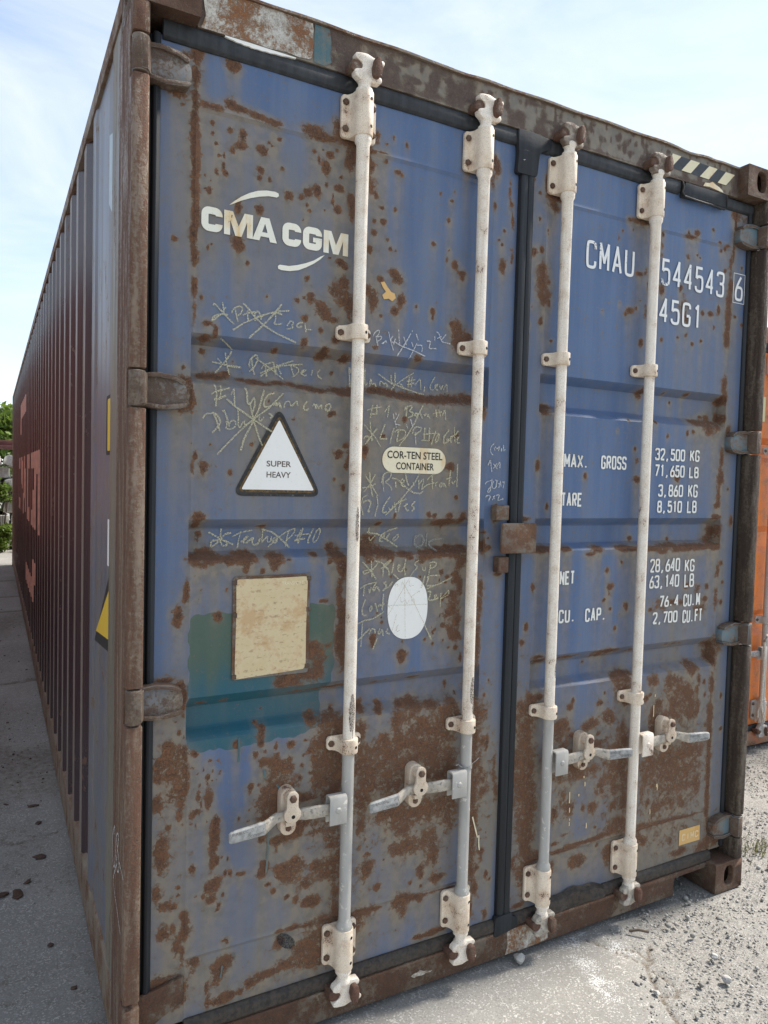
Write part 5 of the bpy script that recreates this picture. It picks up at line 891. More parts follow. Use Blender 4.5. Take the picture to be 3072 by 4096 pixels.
# ---- corner castings with their oval holes
def casting(x0, z0, yin, side):
    """162 x 178 x 118 block; side -1: outer face at x0, +1: outer face at x0+.162; yin 0 rear, 1 far end"""
    c = MB()
    y0, y1 = (0, .178) if not yin else (LN - .178, LN)
    x1, z1 = x0 + .162, z0 + .118
    def face(o, ax, ay, w, h, cx, cy, rw, rh, depth, flip):
        n = 28
        inner, outer = [], []
        for k in range(n):
            a = 2 * math.pi * (k + .5) / n
            ca, sa = math.cos(a), math.sin(a)
            e = 2.6
            r = (abs(ca / rw) ** e + abs(sa / rh) ** e) ** (-1 / e)
            inner.append((cx + r * ca, cy + r * sa))
            t = min(((w - cx) if ca > 0 else cx) / max(abs(ca), 1e-6), ((h - cy) if sa > 0 else cy) / max(abs(sa), 1e-6))
            outer.append((cx + t * ca, cy + t * sa))
        for i_, (X_, Y_) in enumerate(((0, 0), (w, 0), (w, h), (0, h))):
            k = min(range(n), key=lambda q: (outer[q][0] - X_) ** 2 + (outer[q][1] - Y_) ** 2)
            outer[k] = (X_, Y_)
        o, ax, ay = Vector(o), Vector(ax), Vector(ay)
        nn = ax.cross(ay)
        if flip: nn = -nn
        V = [o + ax * a + ay * b for a, b in outer] + [o + ax * a + ay * b for a, b in inner]
        V += [o + ax * (cx + (a - cx) * .93) + ay * (cy + (b - cy) * .93) - nn * depth for a, b in inner]
        F = [(k, (k + 1) % n, n + (k + 1) % n, n + k) for k in range(n)] + [(n + k, n + (k + 1) % n, 2 * n + (k + 1) % n, 2 * n + k) for k in range(n)]
        if flip: F = [f[::-1] for f in F]
        c.add(V, F)
    yf = y0 if not yin else y1
    if not yin: face((x0, y0, z0), (1, 0, 0), (0, 0, 1), .162, .118, .081, .062, .028, .041, .022, False)
    else: face((x1, y1, z0), (-1, 0, 0), (0, 0, 1), .162, .118, .081, .062, .028, .041, .022, False)
    xo = x0 if side < 0 else x1
    if side < 0: face((x0, y1, z0), (0, -1, 0), (0, 0, 1), .178, .118, .089, .062, .040, .026, .022, False)
    else: face((x1, y0, z0), (0, 1, 0), (0, 0, 1), .178, .118, .089, .062, .040, .026, .022, False)
    xi = x1 if side < 0 else x0
    yb = y1 if not yin else y0
    c.add([(xi, y0, z0), (xi, y1, z0), (xi, y1, z1), (xi, y0, z1)], [(0, 1, 2, 3)] if side < 0 else [(3, 2, 1, 0)])
    c.add([(x0, yb, z0), (x1, yb, z0), (x1, yb, z1), (x0, yb, z1)], [(3, 2, 1, 0)] if not yin else [(0, 1, 2, 3)])
    c.add([(x0, y0, z1), (x1, y0, z1), (x1, y1, z1), (x0, y1, z1)], [(0, 1, 2, 3)])
    c.add([(x0, y0, z0), (x1, y0, z0), (x1, y1, z0), (x0, y1, z0)], [(3, 2, 1, 0)])
    q0 = x0 + .030 if side < 0 else x1 - .034
    c.box(q0, q0 + .004, y0 + .003, y1 - .003, z0 + .003, z1 - .003)  # added inner plate, stops light passing between the holes so they stay dark
    return c
for x0, sd in ((0, -1), (WD - .162, 1)):
    for z0 in (0, H - .118):
        for e in (0, 1):
            casting(x0, z0, e, sd).build('corner_casting', M_cast, box, .0055, 45)

# ---- header with worn paint, a bent lip along its top
hx = np.linspace(.164, 2.2755, 420)
hz = np.linspace(2.779, 2.888, 23)
HX, HZg = np.meshgrid(hx, hz)
hsp = []
for _ in range(210):
    x = RNG.uniform(.52, 2.25)
    hsp.append((x, RNG.uniform(2.785, 2.885), RNG.uniform(.004, .016) * (1.3 if x < 1.3 else .8), RNG.uniform(.005, .022), RNG.uniform(.6, 1)))
for x, z, rx, rz, s_ in ((.20, 2.84, .10, .08, 1), (.57, 2.85, .05, .05, .8), (.60, 2.80, .04, .04, .9), (.70, 2.80, .06, .05, .8), (.64, 2.88, .4, .012, .8), (1.05, 2.80, .05, .03, .8), (.95, 2.83, .04, .03, .8), (.80, 2.79, .2, .012, .7), (1.5, 2.785, .4, .008, .7), (1.80, 2.81, .05, .04, .8), (1.36, 2.81, .04, .05, .8),
                          (2.27, 2.84, .03, .08, 1), (2.0, 2.783, .1, .012, .9), (2.12, 2.79, .08, .02, .7), (1.4, 2.888, 1.3, .006, .9)):
    hsp.append((x, z, rx, rz, s_))
hr, hs, hh, hrun = fields(hx, hz, np.array(hsp))
hr = hr * .82
hs = np.clip(np.maximum(hs, np.interp(HX, [.164, .6, 1.0, 1.6, 2.27], [.9, .75, .5, .35, .6])), 0, 1)
HY = .045 + smooth_noise(HX.shape, 3, .0006)
head = link('header', grid_mesh('header', hx, hz, HY, M_head, {'rust': hr, 'stain': hs, 'halo': hh, 'run': hrun * .6}, .12), box)
lip = MB()
secs = []
for x in np.linspace(.164, 2.2755, 60):
    b = .005 * math.exp(-((x - .98) / .05) ** 2) + .006 * math.exp(-((x - 1.99) / .06) ** 2) + .004 * math.exp(-((x - 2.13) / .03) ** 2) + .0015 * math.sin(x * 23)
    secs.append([(x, .036, 2.886 - b), (x, .036, 2.893 - b), (x, .170, 2.895 - b * .6), (x, .170, 2.886 - b * .6)])
lip.loft(secs)
lip.build('header_lip', M_rail, head, 0)
# cream primer patch, teal stripe, brown reinforcement at the corner
d = MB()
edge = [(.172, 2.779), (.184, 2.812), (.178, 2.850), (.186, 2.8855)]
top = [(.25, 2.8852), (.34, 2.8857), (.42, 2.8850), (.477, 2.8838)]
rgt = [(.480, 2.865), (.477, 2.84), (.481, 2.82), (.479, 2.798), (.472, 2.7865)]
bot = [(.44, 2.7825), (.40, 2.7850), (.35, 2.7800), (.30, 2.7830), (.25, 2.7800)]
d.sheet(edge + top + rgt + bot, lambda x, z: .0432)
d.build('primer_patch', M_hdrcream, head, 0)
d = MB()
d.sheet([(.4835, 2.782), (.4825, 2.82), (.4840, 2.884), (.528, 2.884), (.534, 2.85), (.531, 2.815), (.536, 2.795), (.515, 2.781)], .0434)
d.build('teal_stripe', M_teal, head, 0)
d = MB()
_lo = [(a_, 2.779 - (2.779 - b_) * .62) for a_, b_ in [(.235, 2.7735), (.250, 2.7700), (.258, 2.7690), (.266, 2.7655), (.278, 2.7660), (.286, 2.7630), (.300, 2.7640), (.306, 2.7610), (.322, 2.7635), (.336, 2.7625), (.345, 2.7650), (.358, 2.7640), (.372, 2.7675), (.392, 2.7680), (.405, 2.7720), (.430, 2.7740)]]
d.prism(_lo + [(.430, 2.7790), (.300, 2.7792), (.235, 2.7790)], .0436, .0495)
d.build('torn_foam', M_decal_w, head, 0)
# black and cream hazard stripes at the right end
d = MB()
d.mi = 1
d.sheet([(1.899, 2.812), (1.899, 2.863), (2.254, 2.861), (2.205, 2.810)], .0436)
d.mi = 0
for P in ([(1.900, 2.814), (1.901, 2.8625), (1.949, 2.8625)], [(1.952, 2.813), (2.001, 2.862), (2.051, 2.862), (2.003, 2.813)], [(2.053, 2.8125), (2.103, 2.8615), (2.151, 2.8615), (2.103, 2.8120)], [(2.154, 2.811), (2.199, 2.8605), (2.252, 2.8605), (2.203, 2.811)]):
    d.sheet(P, .0428)
d.build('hazard_stripes', [M_haz, M_hazk], head, 0)
d = MB()
d.sheet([(2.075, 2.782), (2.085, 2.797), (2.11, 2.800), (2.125, 2.808), (2.145, 2.801), (2.165, 2.796), (2.185, 2.787), (2.19, 2.780), (2.15, 2.7825), (2.11, 2.786)], .0430)
d.build('peeling_primer', M_cream_l, head, 0)

# ---- sill with its two pockets
s = MB()
s.prism([(.162, .112), (2.276, .112), (2.276, .094), (2.262, .0925), (2.098, .0915), (2.087, .084), (2.086, .022), (.352, .022), (.351, .084), (.340, .0915), (.176, .0925), (.162, .094)], .045, .115)
sill = s.build('door_sill', M_sill, box, .003)
s = MB()
s.sheet([(1.254, .026), (1.262, .060), (1.257, .108), (1.30, .110), (1.40, .1105), (1.437, .109), (1.436, .07), (1.442, .030), (1.39, .0255), (1.31, .0245)], .0435)
s.build('primer_patch', M_hdrcream, sill, 0)
s = MB()
s.sheet(chaikin([(.878, .066), (.890, .073), (.902, .071), (.912, .077), (.924, .070), (.938, .068), (.946, .063), (.962, .064), (.950, .058), (.934, .060), (.918, .056), (.905, .060), (.890, .057), (.878, .066)], 1)[:-1], .0436)
s.build('paint_chip', M_hdrcream, sill, 0)
# folded plate below the fourth left hinge, over the lower corner of the door
s = MB()
s.prism(round_poly([(.043, .262), (.080, .268), (.162, .286), (.162, .215), (.120, .196), (.043, .150)], .006), .047, .0585)
s.build('corner_plate', M_sill, box, .003)

# ---- side walls, rails, roof, front wall
def corr(start, outer, inner, first=True):
    P = []
    if first:
        P = [(.212, .034), (.232, outer), (.375, outer), (.392, .012), (.742, .012)]
    y = start
    while y < LN - .45:
        P += [(y, outer), (y + .074, outer), (y + .143, inner), (y + .214, inner)]
        y += .284
    P += [(y, outer), (LN - .14, outer)]
    return P
SIDEP = corr(.765, .006, .042)
def side_panel(parent, P, x_of, z0, z1, mats, nz=1, pick=None, flip=False):
    V, F, m = [], [], []
    zs = np.linspace(z0, z1, nz + 1)
    for y, d_ in P:
        for z in zs: V.append((x_of(d_), y, z))
    n = nz + 1
    for i in range(len(P) - 1):
        for j in range(nz):
            q = (i * n + j, i * n + j + 1, (i + 1) * n + j + 1, (i + 1) * n + j)
            F.append(q[::-1] if flip else q)
            m.append(pick((P[i][0] + P[i + 1][0]) / 2, (zs[j] + zs[j + 1]) / 2, P[i][1] == P[i + 1][1] == P[0][1] or P[i][1] == P[i + 1][1]) if pick else 0)
    mb = MB()
    mb.v, mb.f, mb.m = V, F, m
    return mb.build('side_panel', mats, parent, 0, 0)

def logo_mask(u, v):
    """side logo, u along (0-1 across the word pair), v up; true where painted"""
    if 0 <= v <= 1:
        if .00 <= u < .15: return u < .05 or v < .2 or v > .8
        if .17 <= u < .33: return u < .215 or u > .285 or abs(v - (1 - abs(u - .25) * 9)) < .25
        if .34 <= u < .49: return abs((u - .415) / .075) > (1 - v) * 0 + .0 and abs(abs(u - .415) / .075 - (1 - v)) < .38 or (.25 < v < .42 and abs(u - .415) < .04)
        if .54 <= u < .67: return u < .59 or v < .2 or v > .8
        if .69 <= u < .82: return u < .735 or v < .2 or v > .8 or (v < .5 and u > .78)
        if .84 <= u <= 1.: return u < .885 or u > .955 or abs(v - (1 - abs(u - .92) * 9)) < .25
    if 1.75 < v < 2.05 and .16 < u < .48: return True
    if 1.45 < v < 1.75 and .14 < u < .22: return True
    if -1.05 < v < -.75 and .50 < u < .82: return True
    if -.75 < v < -.45 and .78 < u < .86: return True
    return False
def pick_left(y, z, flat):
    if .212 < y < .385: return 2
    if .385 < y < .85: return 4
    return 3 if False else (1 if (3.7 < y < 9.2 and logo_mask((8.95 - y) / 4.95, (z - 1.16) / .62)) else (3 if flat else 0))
side_l = side_panel(box, SIDEP, lambda d_: d_, .190, 2.852, [M_side, M_sidelet, M_olive, M_slope, M_sidenear], 58, pick_left)
side_panel(box, SIDEP, lambda d_: WD - d_, .190, 2.852, [M_side], 1, None, True)
for f in (lambda a: a, lambda a: WD - a):
    r_ = MB()
    x0, x1 = sorted((f(.0), f(.062)))
    r_.box(x0, x1, .170, LN - .17, 2.838, 2.893)
    r_.build('top_rail', M_rail, box, .004)
    r_ = MB()
    r_.prism([(f(.004), .036), (f(.004), .178), (f(.020), .196), (f(.052), .198), (f(.052), .028), (f(.02), .028)], .172, LN - .17, 'y')
    P = [(f(.004), .030), (f(.004), .180), (f(.022), .200), (f(.056), .200), (f(.056), .024), (f(.012), .024)]
    r_ = MB()
    r_.prism(P, .174, LN - .174, 'y')
    r_.build('bottom_rail', M_rail, box, .003)
r_ = MB()
n = 0
y = .14
rows = []
while y < LN - .14:
    rows += [(y, 2.886), (y + .09, 2.886), (y + .11, 2.868), (y + .19, 2.868)]
    y += .21
V = [(x, a, b) for a, b in rows for x in (.058, WD - .058)]
r_.add(V, [(2 * i, 2 * i + 1, 2 * i + 3, 2 * i + 2) for i in range(len(rows) - 1)])
r_.build('roof', M_side, box, 0, 0)
r_ = MB()
r_.box(.06, WD - .06, LN - .06, LN - .02, .1, 2.84)
r_.build('front_wall', M_side, box, 0)
r_ = MB()
r_.box(.05, WD - .05, .13, LN - .1, .14, .17)
r_.build('floor', M_rpost, box, 0)

# decals on the near end of the left side
def side_sheet(name, P, x, mats_i, parent=side_l):
    mb = MB()
    for poly, xx, mi in P:
        flat = [(a, b) for a, b in poly]
        ar = sum(flat[i][0] * flat[(i + 1) % len(flat)][1] - flat[(i + 1) % len(flat)][0] * flat[i][1] for i in range(len(flat)))
        if ar > 0: flat = flat[::-1]
        mb.add([(xx, a, b) for a, b in flat], [tuple(range(len(flat)))], mi)
    return mb.build(name, mats_i, parent, 0, 0)
side_sheet('warning_triangle', [(round_poly([(.738, 1.072), (.40, 1.105), (.40, 1.338)], .012), .0108, 1), (round_poly([(.695, 1.112), (.401, 1.142), (.401, 1.290)], .004), .0098, 0)], 0, [M_yell, M_decal_k])
side_sheet('height_warning', [(rounded(.396, .492, 1.692, 1.870, .014), .0106, 1), (rounded(.397, .456, 1.704, 1.858, .008), .0097, 0)], 0, [M_yell, M_decal_k])
side_sheet('white_label', [([(.398, 1.36), (.442, 1.36), (.442, 1.50), (.398, 1.50)], .0106, 0)], 0, [M_decal_w])
side_sheet('upper_label', [([(.475, 2.44), (.40, 2.39), (.40, 2.62), (.475, 2.64)], .0106, 0)], 0, [M_card])
# chalk numerals scratched on the post
mb = MB()
for P in ([(.161, .685), (.19, .655), (.201, .625), (.189, .573), (.17, .565), (.154, .579), (.143, .63), (.161, .685)], [(.118, .682), (.098, .692), (.091, .680), (.115, .634), (.126, .600), (.112, .585), (.088, .590), (.078, .618), (.095, .64), (.116, .650), (.130, .668), (.118, .682)], [(.087, .626), (.0405, .618), (.012, .610)], [(.126, .594), (.17, .545), (.18, .524), (.15, .50), (.12, .49), (.08, .462), (.049, .446)]):
    t = MB()
    ribbon(t, chaikin(P, 1), .0048, lambda a, b: 0, 0)
    mb.add([(-.0012, v[0], v[2]) for v in t.v], [f[::-1] for f in t.f])
mb.build('chalk_writing', M_chw, side_l, 0, 0)

# ---- locking bars
MESH = {}
def shared(key, fn):
    if key not in MESH: MESH[key] = fn()
    return MESH[key]
def bolt_mesh():
    b = MB()
    b.lathe(0, 0, [(.0065, .0085), (.0095, .0065), (.0100, 0)], 6)
    return b.mesh('bolt', M_bolt, .0012)
def disc_mesh():
    b = MB()
    b.lathe(0, 0, [(.0046, .0006), (.0046, -.0006)], 10)
    return b.mesh('grease_hole', M_black, 0)
YR = .018
def bracket_mesh(h, key, mat):
    b = MB()
    arc = [(.0275 * math.cos(R(a)), YR + .0275 * math.sin(R(a))) for a in range(180, 361, 15)]
    prof = [(-.040, .0505), (-.033, .0440), (-.0285, .0330)] + arc + [(.0285, .0330), (.033, .0440), (.040, .0505), (.040, .0565), (-.040, .0565)]
    b.prism(prof, -h / 2, h / 2, 'z')
    rr = min(.012, h * .3)
    b.prism(rounded(-.055, -.026, -h / 2 + .001, h / 2 - .001, rr), .0480, .0605)
    b.prism(rounded(.026, .055, -h / 2 + .001, h / 2 - .001, rr), .0480, .0605)
    return b.mesh('guide_bracket', mat, .0028, 40)

def cam_mesh(top, mat):
    P = [(-.019, -.006), (-.032, .004), (-.034, .016), (-.026, .021), (-.014, .024), (-.011, .033), (-.014, .040), (-.031, .050), (-.032, .062), (-.020, .066), (.0, .068), (.018, .062), (.046, .061), (.049, .053), (.045, .046), (.022, .044), (.0135, .036), (.0125, .028), (.020, .018), (.040, .013), (.0425, .004), (.038, -.004), (.02, -.006)]
    P = [(a * 1.14, b) for a, b in P]
    if not top: P = [(a, -b) for a, b in P][::-1]
    c = MB()
    P = [(a, b + (.007 if top else -.007)) for a, b in P]
    c.prism(round_poly(P, .003, 2), -.012, .012)
    return c.mesh('cam', mat, .0024, 45)

def handle_mesh(sg, mats):
    """lever from the hub outwards; sg -1 left, +1 right; rod axis at x=0, z=0 is the lever's height"""
    h = MB()
    h.mi = 0
    # hub: folded plate round the lever's root
    x0, x1 = sorted((sg * .014, sg * .068))
    P = [(-.0125, -.041), (-.0125, .034), (-.008, .041), (.016, .041), (.021, .036), (.021, -.041), (.0165, -.041), (.0165, .032), (.013, .036), (-.005, .036), (-.0080, .032), (-.0080, -.041)]
    h.prism(P, x0, x1, 'x')
    h.lathe(0, 0, [(.001, .0), (.001, -.0001)], 6)
    h2 = MB()
    h2.lathe(0, 0, [(.0065, .0035), (.0090, .0015), (.0095, 0)], 12)
    h.add([(sg * .042 + v[0], -.0125 - v[2], v[1]) for v in h2.v], h2.f)
    h.mi = 1
    # bar: twisted flat steel
    st = [(.052, .004, 0, .017, .0050), (.100, .006, .001, .018, .0052), (.135, .012, .000, .017, .0070), (.165, .017, .001, .014, .0085), (.195, .017, .003, .013, .0085), (.222, .012, .004, .014, .0080),
          (.244, .002, -.003, .017, .0060), (.262, -.008, -.007, .0185, .0058)]
    rings = []
    for x, y, z, hh, ht in st:
        rings.append([(sg * x, y - ht, z - hh * .7), (sg * x, y - ht, z + hh * .7), (sg * x, y - ht * .5, z + hh), (sg * x, y + ht * .5, z + hh), (sg * x, y + ht, z + hh * .7), (sg * x, y + ht, z - hh * .7), (sg * x, y + ht * .5, z - hh), (sg * x, y - ht * .5, z - hh)])
    if sg > 0: rings = [r[::-1] for r in rings]
    h.loft(rings)
    h.mi = 2
    st = [(.2625, -.008, -.007, .0185, .0060), (.300, -.012, -.008, .0175, .0060), (.345, -.017, -.009, .0165, .0060), (.360, -.019, -.0095, .0150, .0055), (.3655, -.0195, -.0095, .0110, .0045)]
    rings = []
    for x, y, z, hh, ht in st:
        rings.append([(sg * x, y - ht, z - hh * .8), (sg * x, y - ht, z + hh * .8), (sg * x, y - ht * .5, z + hh), (sg * x, y + ht * .5, z + hh), (sg * x, y + ht, z + hh * .8), (sg * x, y + ht, z - hh * .8), (sg * x, y + ht * .5, z - hh), (sg * x, y - ht * .5, z - hh)])
    if sg > 0: rings = [r[::-1] for r in rings]
    h.loft(rings)
    return h.mesh('handle', mats, .0012, 40)

def grip_text(sg):
    t = MB()
    xa, xb = (.266, .312) if sg > 0 else (-.358, -.312)
    font_text(t, 'SURALOC', xa, xb, -.0035, .0040, 0)
    xa, xb = (.310, .357) if sg > 0 else (-.312, -.266)
    font_text(t, 'SURALOC', xa, xb, -.0200, -.0125, 0, flip=True)
    yy = lambda x: -.0083 - .0085 - .111 * (abs(x) - .27) - .0012
    t.v = [(v[0], yy(v[0]) + .0022, v[2]) for v in t.v]
    return t.mesh('stamped_lettering', M_stamp, 0, 0)

def catch_mesh(mats):
    c = MB()
    c.mi = 0
    c.prism(rounded(-.0235, .0235, -.068, .068, .0228, 8), .0310, .0605)
    c.prism(rounded(-.016, .016, .030, .062, .0155, 6), .008, .0315)
    c.prism([(-.014, -.034), (.014, -.034), (.014, -.022), (-.014, -.022)], .012, .0315)
    c.mi = 0
    c.prism(round_poly([(-.0170, .060), (-.008, .069), (.008, .069), (.0170, .060), (.0165, .022), (.026, .010), (.0245, -.006), (.010, -.020), (-.010, -.020), (-.0245, -.006), (-.024, .012), (-.0165, .022)], .008, 3), -.002, .0065)
    c.prism(rounded(-.012, .012, .034, .064, .0115, 5), .0060, .013)
    c.mi = 1
    t = MB()
    t.lathe(0, 0, [(.0062, .0005), (.0062, -.0005)], 12)
    c.add([(v[0] + .002, -.0022 - v[2], v[1] - .002) for v in t.v], t.f)
    return c.mesh('handle_catch', mats, .0022, 45)

def locking_bar(parent, x, sg, top, mats, ylo=None, tone=None, label=None, bolts=True, grey_above=None, camt=None, camb=None):
    """x of the bar; sg side its handle lies to; top = height of the upper door edge reference (2.896 for the tall box)"""
    cream, tan_, grey, galv, galvt = mats
    dz = top - 2.896
    zc_hi, zc_lo = 2.058 + dz * .7, .860 + dz * .15
    zb_hi, zb_lo = 2.6650 + dz, .2490
    zh = .684 + dz * .25
    gz = zc_lo - .02 if grey_above is None else grey_above
    b = MB()
    A, G = 0, 1
    prof = [(.016, 2.770 + dz, A), (.0215, 2.765 + dz, A), (.0225, 2.757 + dz, A), (.0178, 2.749 + dz, A), (.0175, 2.737 + dz, A), (.0240, 2.734 + dz, A), (.0240, 2.728 + dz, A), (.0235, 2.606 + dz, A), (.0240, 2.600 + dz, A), (.0238, 2.589 + dz, A), (.0190, 2.580 + dz, A),
            (.0180, 2.35 + dz, A), (.0180, zc_lo + .05, A), (.0180, gz, G), (.0180, .336, G), (.0190, .332, G), (.0238, .324, G), (.0240, .3135, G), (.0235, .186, A), (.0240, .184, A), (.0240, .176, A), (.0178, .173, A), (.0175, .158, A), (.0225, .150, A), (.0215, .142, A), (.0160, .137, A)]
    b.lathe(x, YR, prof, 22)
    bar = b.build('locking_bar', [cream, grey], parent, 0, 50)
    if label: bar['label'] = label
    kb = 'bL' + cream.name
    for z in (zb_hi, zb_lo):
        link('guide_bracket', shared(kb, lambda: bracket_mesh(.123, kb, [tan_])), bar, (x, 0, z))
    for z in (zc_hi, zc_lo):
        link('clamp', shared('c' + kb, lambda: bracket_mesh(.043, kb, [tan_])), bar, (x, 0, z))
    if bolts:
        bm_ = shared('bolt', bolt_mesh)
        for z in (zb_hi, zb_lo):
            for dx in (-.0430, .0430):
                for q in (-.036, .038): link('bolt', bm_, bar, (x + dx, .0482, z + q), (R(90), random.uniform(0, 1), 0))
            for q in (-.037, .039): link('grease_hole', shared('hole', disc_mesh), bar, (x + .0275 * math.cos(R(-62)), YR + .0275 * math.sin(R(-62)), z + q), (R(90), 0, R(28)))
        for z in (zc_hi, zc_lo):
            for dx in (-.0430, .0430): link('bolt', bm_, bar, (x + dx, .0482, z), (R(90), random.uniform(0, 1), 0))
            link('grease_hole', shared('hole', disc_mesh), bar, (x + .0275 * math.cos(R(-62)), YR + .0275 * math.sin(R(-62)), z - .002), (R(90), 0, R(28)))
    camt, camb = camt or cream, camb or cream
    link('cam', shared('ct' + camt.name, lambda: cam_mesh(True, camt)), bar, (x, YR - .004, 2.752 + dz))
    link('cam', shared('cb' + camb.name, lambda: cam_mesh(False, camb)), bar, (x, YR - .004, .155))
    link('handle', handle_mesh(sg, [grey, galvt, galv]), bar, (x, 0, zh))
    if bolts: link('stamped_lettering', shared('st%d' % sg, lambda: grip_text(sg)), bar, (x, 0, zh))
    link('handle_catch', shared('catch' + tan_.name, lambda: catch_mesh([tan_ if tan_ is M_grey else M_catch, M_black])), bar, (x + sg * .178, 0, .690 + dz * .25))
    if bolts:
        link('bolt', bm_, bar, (x + sg * .178, -.0020, .690 + .050), (R(90), 0, 0), (1.15, 1.15, 1))
        link('bolt', bm_, bar, (x + sg * .178, .0310, .690 - .048), (R(90), .4, 0), (.95, .95, .7))
    # rusty keepers welded to header and sill
    k = MB()
    ke = MB()
    for zz, s_ in ((2.752 + dz, 1), (.155, -1)):
        k = MB()
        k.prism(round_poly([(x + .016, zz + s_ * .014), (x + .013, zz + s_ * .034), (x + .020, zz + s_ * .066), (x + .034, zz + s_ * .067), (x + .041, zz + s_ * .040), (x + .038, zz + s_ * .016), (x + .028, zz + s_ * .010)], .007, 3), -.016, .0452)
        k.prism(round_poly([(x - .050, zz + s_ * .022), (x - .046, zz + s_ * .050), (x - .022, zz + s_ * .052), (x - .014, zz + s_ * .036), (x - .024, zz + s_ * .020)], .008, 3), .004, .0455)
        k.build('cam_keeper', M_keeper, bar, .005, 45)
    return bar

BARS = {}
CM = (M_cream, M_cream2, M_grey, M_galv, M_galvt)
BARS[.6265] = locking_bar(box, .6265, -1, H, CM, label='first white locking bar from the left, grey below its lower clamp')
BARS[1.0462] = locking_bar(box, 1.0462, -1, H, CM, label='second white locking bar, grey below its lower clamp, wire wrapped above the hub')
BARS[1.3862] = locking_bar(box, 1.3862, 1, H, CM, camt=M_camd, camb=M_galvt, label='third white locking bar, just right of the black centre gasket')
BARS[1.8025] = locking_bar(box, 1.8025, 1, H, (M_cream, M_cream2, M_cream, M_galv, M_galvt), camt=M_camd, camb=M_galvt, label='fourth locking bar, cream white over its whole length')
# dark scuffs running down two of the bars, wire round the second
M_scuff = chalk_mat('flaked_paint_scuff', (.085, .058, .050), .46, .58)
for xb, a0, a1, z0, z1 in ((.6265, -120, -55, .905, 1.015), (.6265, -82, -70, .884, .912), (1.0462, -105, -40, .935, 1.02), (1.0462, -72, -55, .90, .945), (1.3862, -80, -40, .98, 1.03), (.6265, -100, -60, 1.46, 1.56)):
    sc = MB()
    n = 9
    zs_ = np.linspace(z0, z1, 7)
    for j, z in enumerate(zs_):
        t_ = abs(j / 6 - .45) * 2
        for i in range(n):
            a = R((a0 + a1) / 2 + (a1 - a0) * (i / (n - 1) - .5) * (1 - .6 * t_ * t_))
            sc.v.append((xb + .0184 * math.cos(a), YR + .0184 * math.sin(a), z))
    for j in range(6):
        for i in range(n - 1):
            sc.f.append((j * n + i, j * n + i + 1, (j + 1) * n + i + 1, (j + 1) * n + i)); sc.m.append(0)
    sc.build('paint_scuff', M_scuff, BARS[xb], 0)
w = MB()
for k in range(3):
    P = [(1.0462 + .0200 * math.cos(a), YR + .0200 * math.sin(a), .726 + .004 * k + .003 * math.sin(a * 2 + k)) for a in np.linspace(0, 6.6, 22)]
    w.tube(P, .0011, 5)
w.tube([(1.030, .006, .730), (1.012, -.002, .738), (1.004, -.004, .748), (.996, -.001, .744)], .0011, 5)
w.tube([(1.062, .010, .732), (1.078, .004, .746), (1.086, .004, .752)], .0011, 5)
w.build('wire', M_galv, box, 0)

# ---- lock box plate bridging the two doors and its stops
lk = MB()
lk.prism(rounded(1.158, 1.300, 1.409, 1.508, .007), .012, .024)
lk.prism(rounded(1.246, 1.298, 1.412, 1.505, .004), .024, .0615)
lk.build('lock_plate', M_lock, door_r, .003)
lk = MB()
lk.prism([(1.145, 1.516), (1.198, 1.516), (1.198, 1.566), (1.145, 1.566)], .030, .0615)
lk.build('lock_stop', M_lock, door_l, .004)
lk = MB()
lk.prism([(1.160, 1.344), (1.200, 1.344), (1.200, 1.397), (1.160, 1.397)], .026, .0615)
lk.build('lock_stop', M_keeper, door_l, .004)

# ------------------------------------------------------------------ lettering and labels on the doors
yd = lambda x, z: YD
# logo
L = MB()
w_ = .0185
def heavy(P, off=.0024): ribbon(L, P, w_, yd, off)
def cshape(x0, x1, z0, z1, g=False):
    hw = w_ / 2
    a0, a1, b0, b1 = x0 + hw, x1 - hw, z0 + hw, z1 - hw
    r = .011
    pts = [(a1, b1 - .0135), (a1, b1 - r)]
    P = []
    P += [(a1, z1 - .0215), (a1, b1 - r)]
    P += [(a1 - r + r * math.cos(R(a)), b1 - r + r * math.sin(R(a))) for a in range(15, 91, 15)]
    P += [(a0 + r + r * math.cos(R(a)), b1 - r + r * math.sin(R(a))) for a in range(90, 181, 15)]
    P += [(a0 + r + r * math.cos(R(a)), b0 + r + r * math.sin(R(a))) for a in range(180, 271, 15)]
    P += [(a1 - r + r * math.cos(R(a)), b0 + r + r * math.sin(R(a))) for a in range(270, 361, 15)]
    P += [(a1, z0 + (.0315 if g else .0215))]
    heavy(P)
    if g: L.sheet([(x1 - .027, z0 + .0225), (x1 - w_ - .0002, z0 + .0225), (x1 - w_ - .0002, z0 + .0355), (x1 - .027, z0 + .0355)], YD - .0024); L.sheet([(x1 - w_, z0 + .0317), (x1, z0 + .0317), (x1, z0 + .0355), (x1 - w_, z0 + .0355)], YD - .0027)
zb, zt = 2.2785, 2.3415
def mshape(x0, x1):
    m = (x0 + x1) / 2
    s_ = .0165
    L.sheet([(x0, zb), (x0, zt), (x0 + .0235, zt), (m, zb + .026), (x1 - .0235, zt), (x1, zt), (x1, zb), (x1 - s_, zb), (x1 - s_, zb + .040), (m + .0085, zb), (m - .0085, zb), (x0 + s_, zb + .040), (x0 + s_, zb)], YD - .0024)
cshape(.184, .240, zb, zt)
mshape(.244, .323)
L.sheet([[(.322, zb), (.3455, zt), (.3690, zt), (.3915, zb), (.3720, zb), (.3682, zb + .0115), (.3452, zb + .0115), (.3415, zb)], [(.3492, zb + .0235), (.3570, zt - .016), (.3644, zb + .0235)]], YD - .0024)
cshape(.407, .462, zb, zt)
cshape(.4675, .525, zb, zt, True)
mshape(.530, .607)
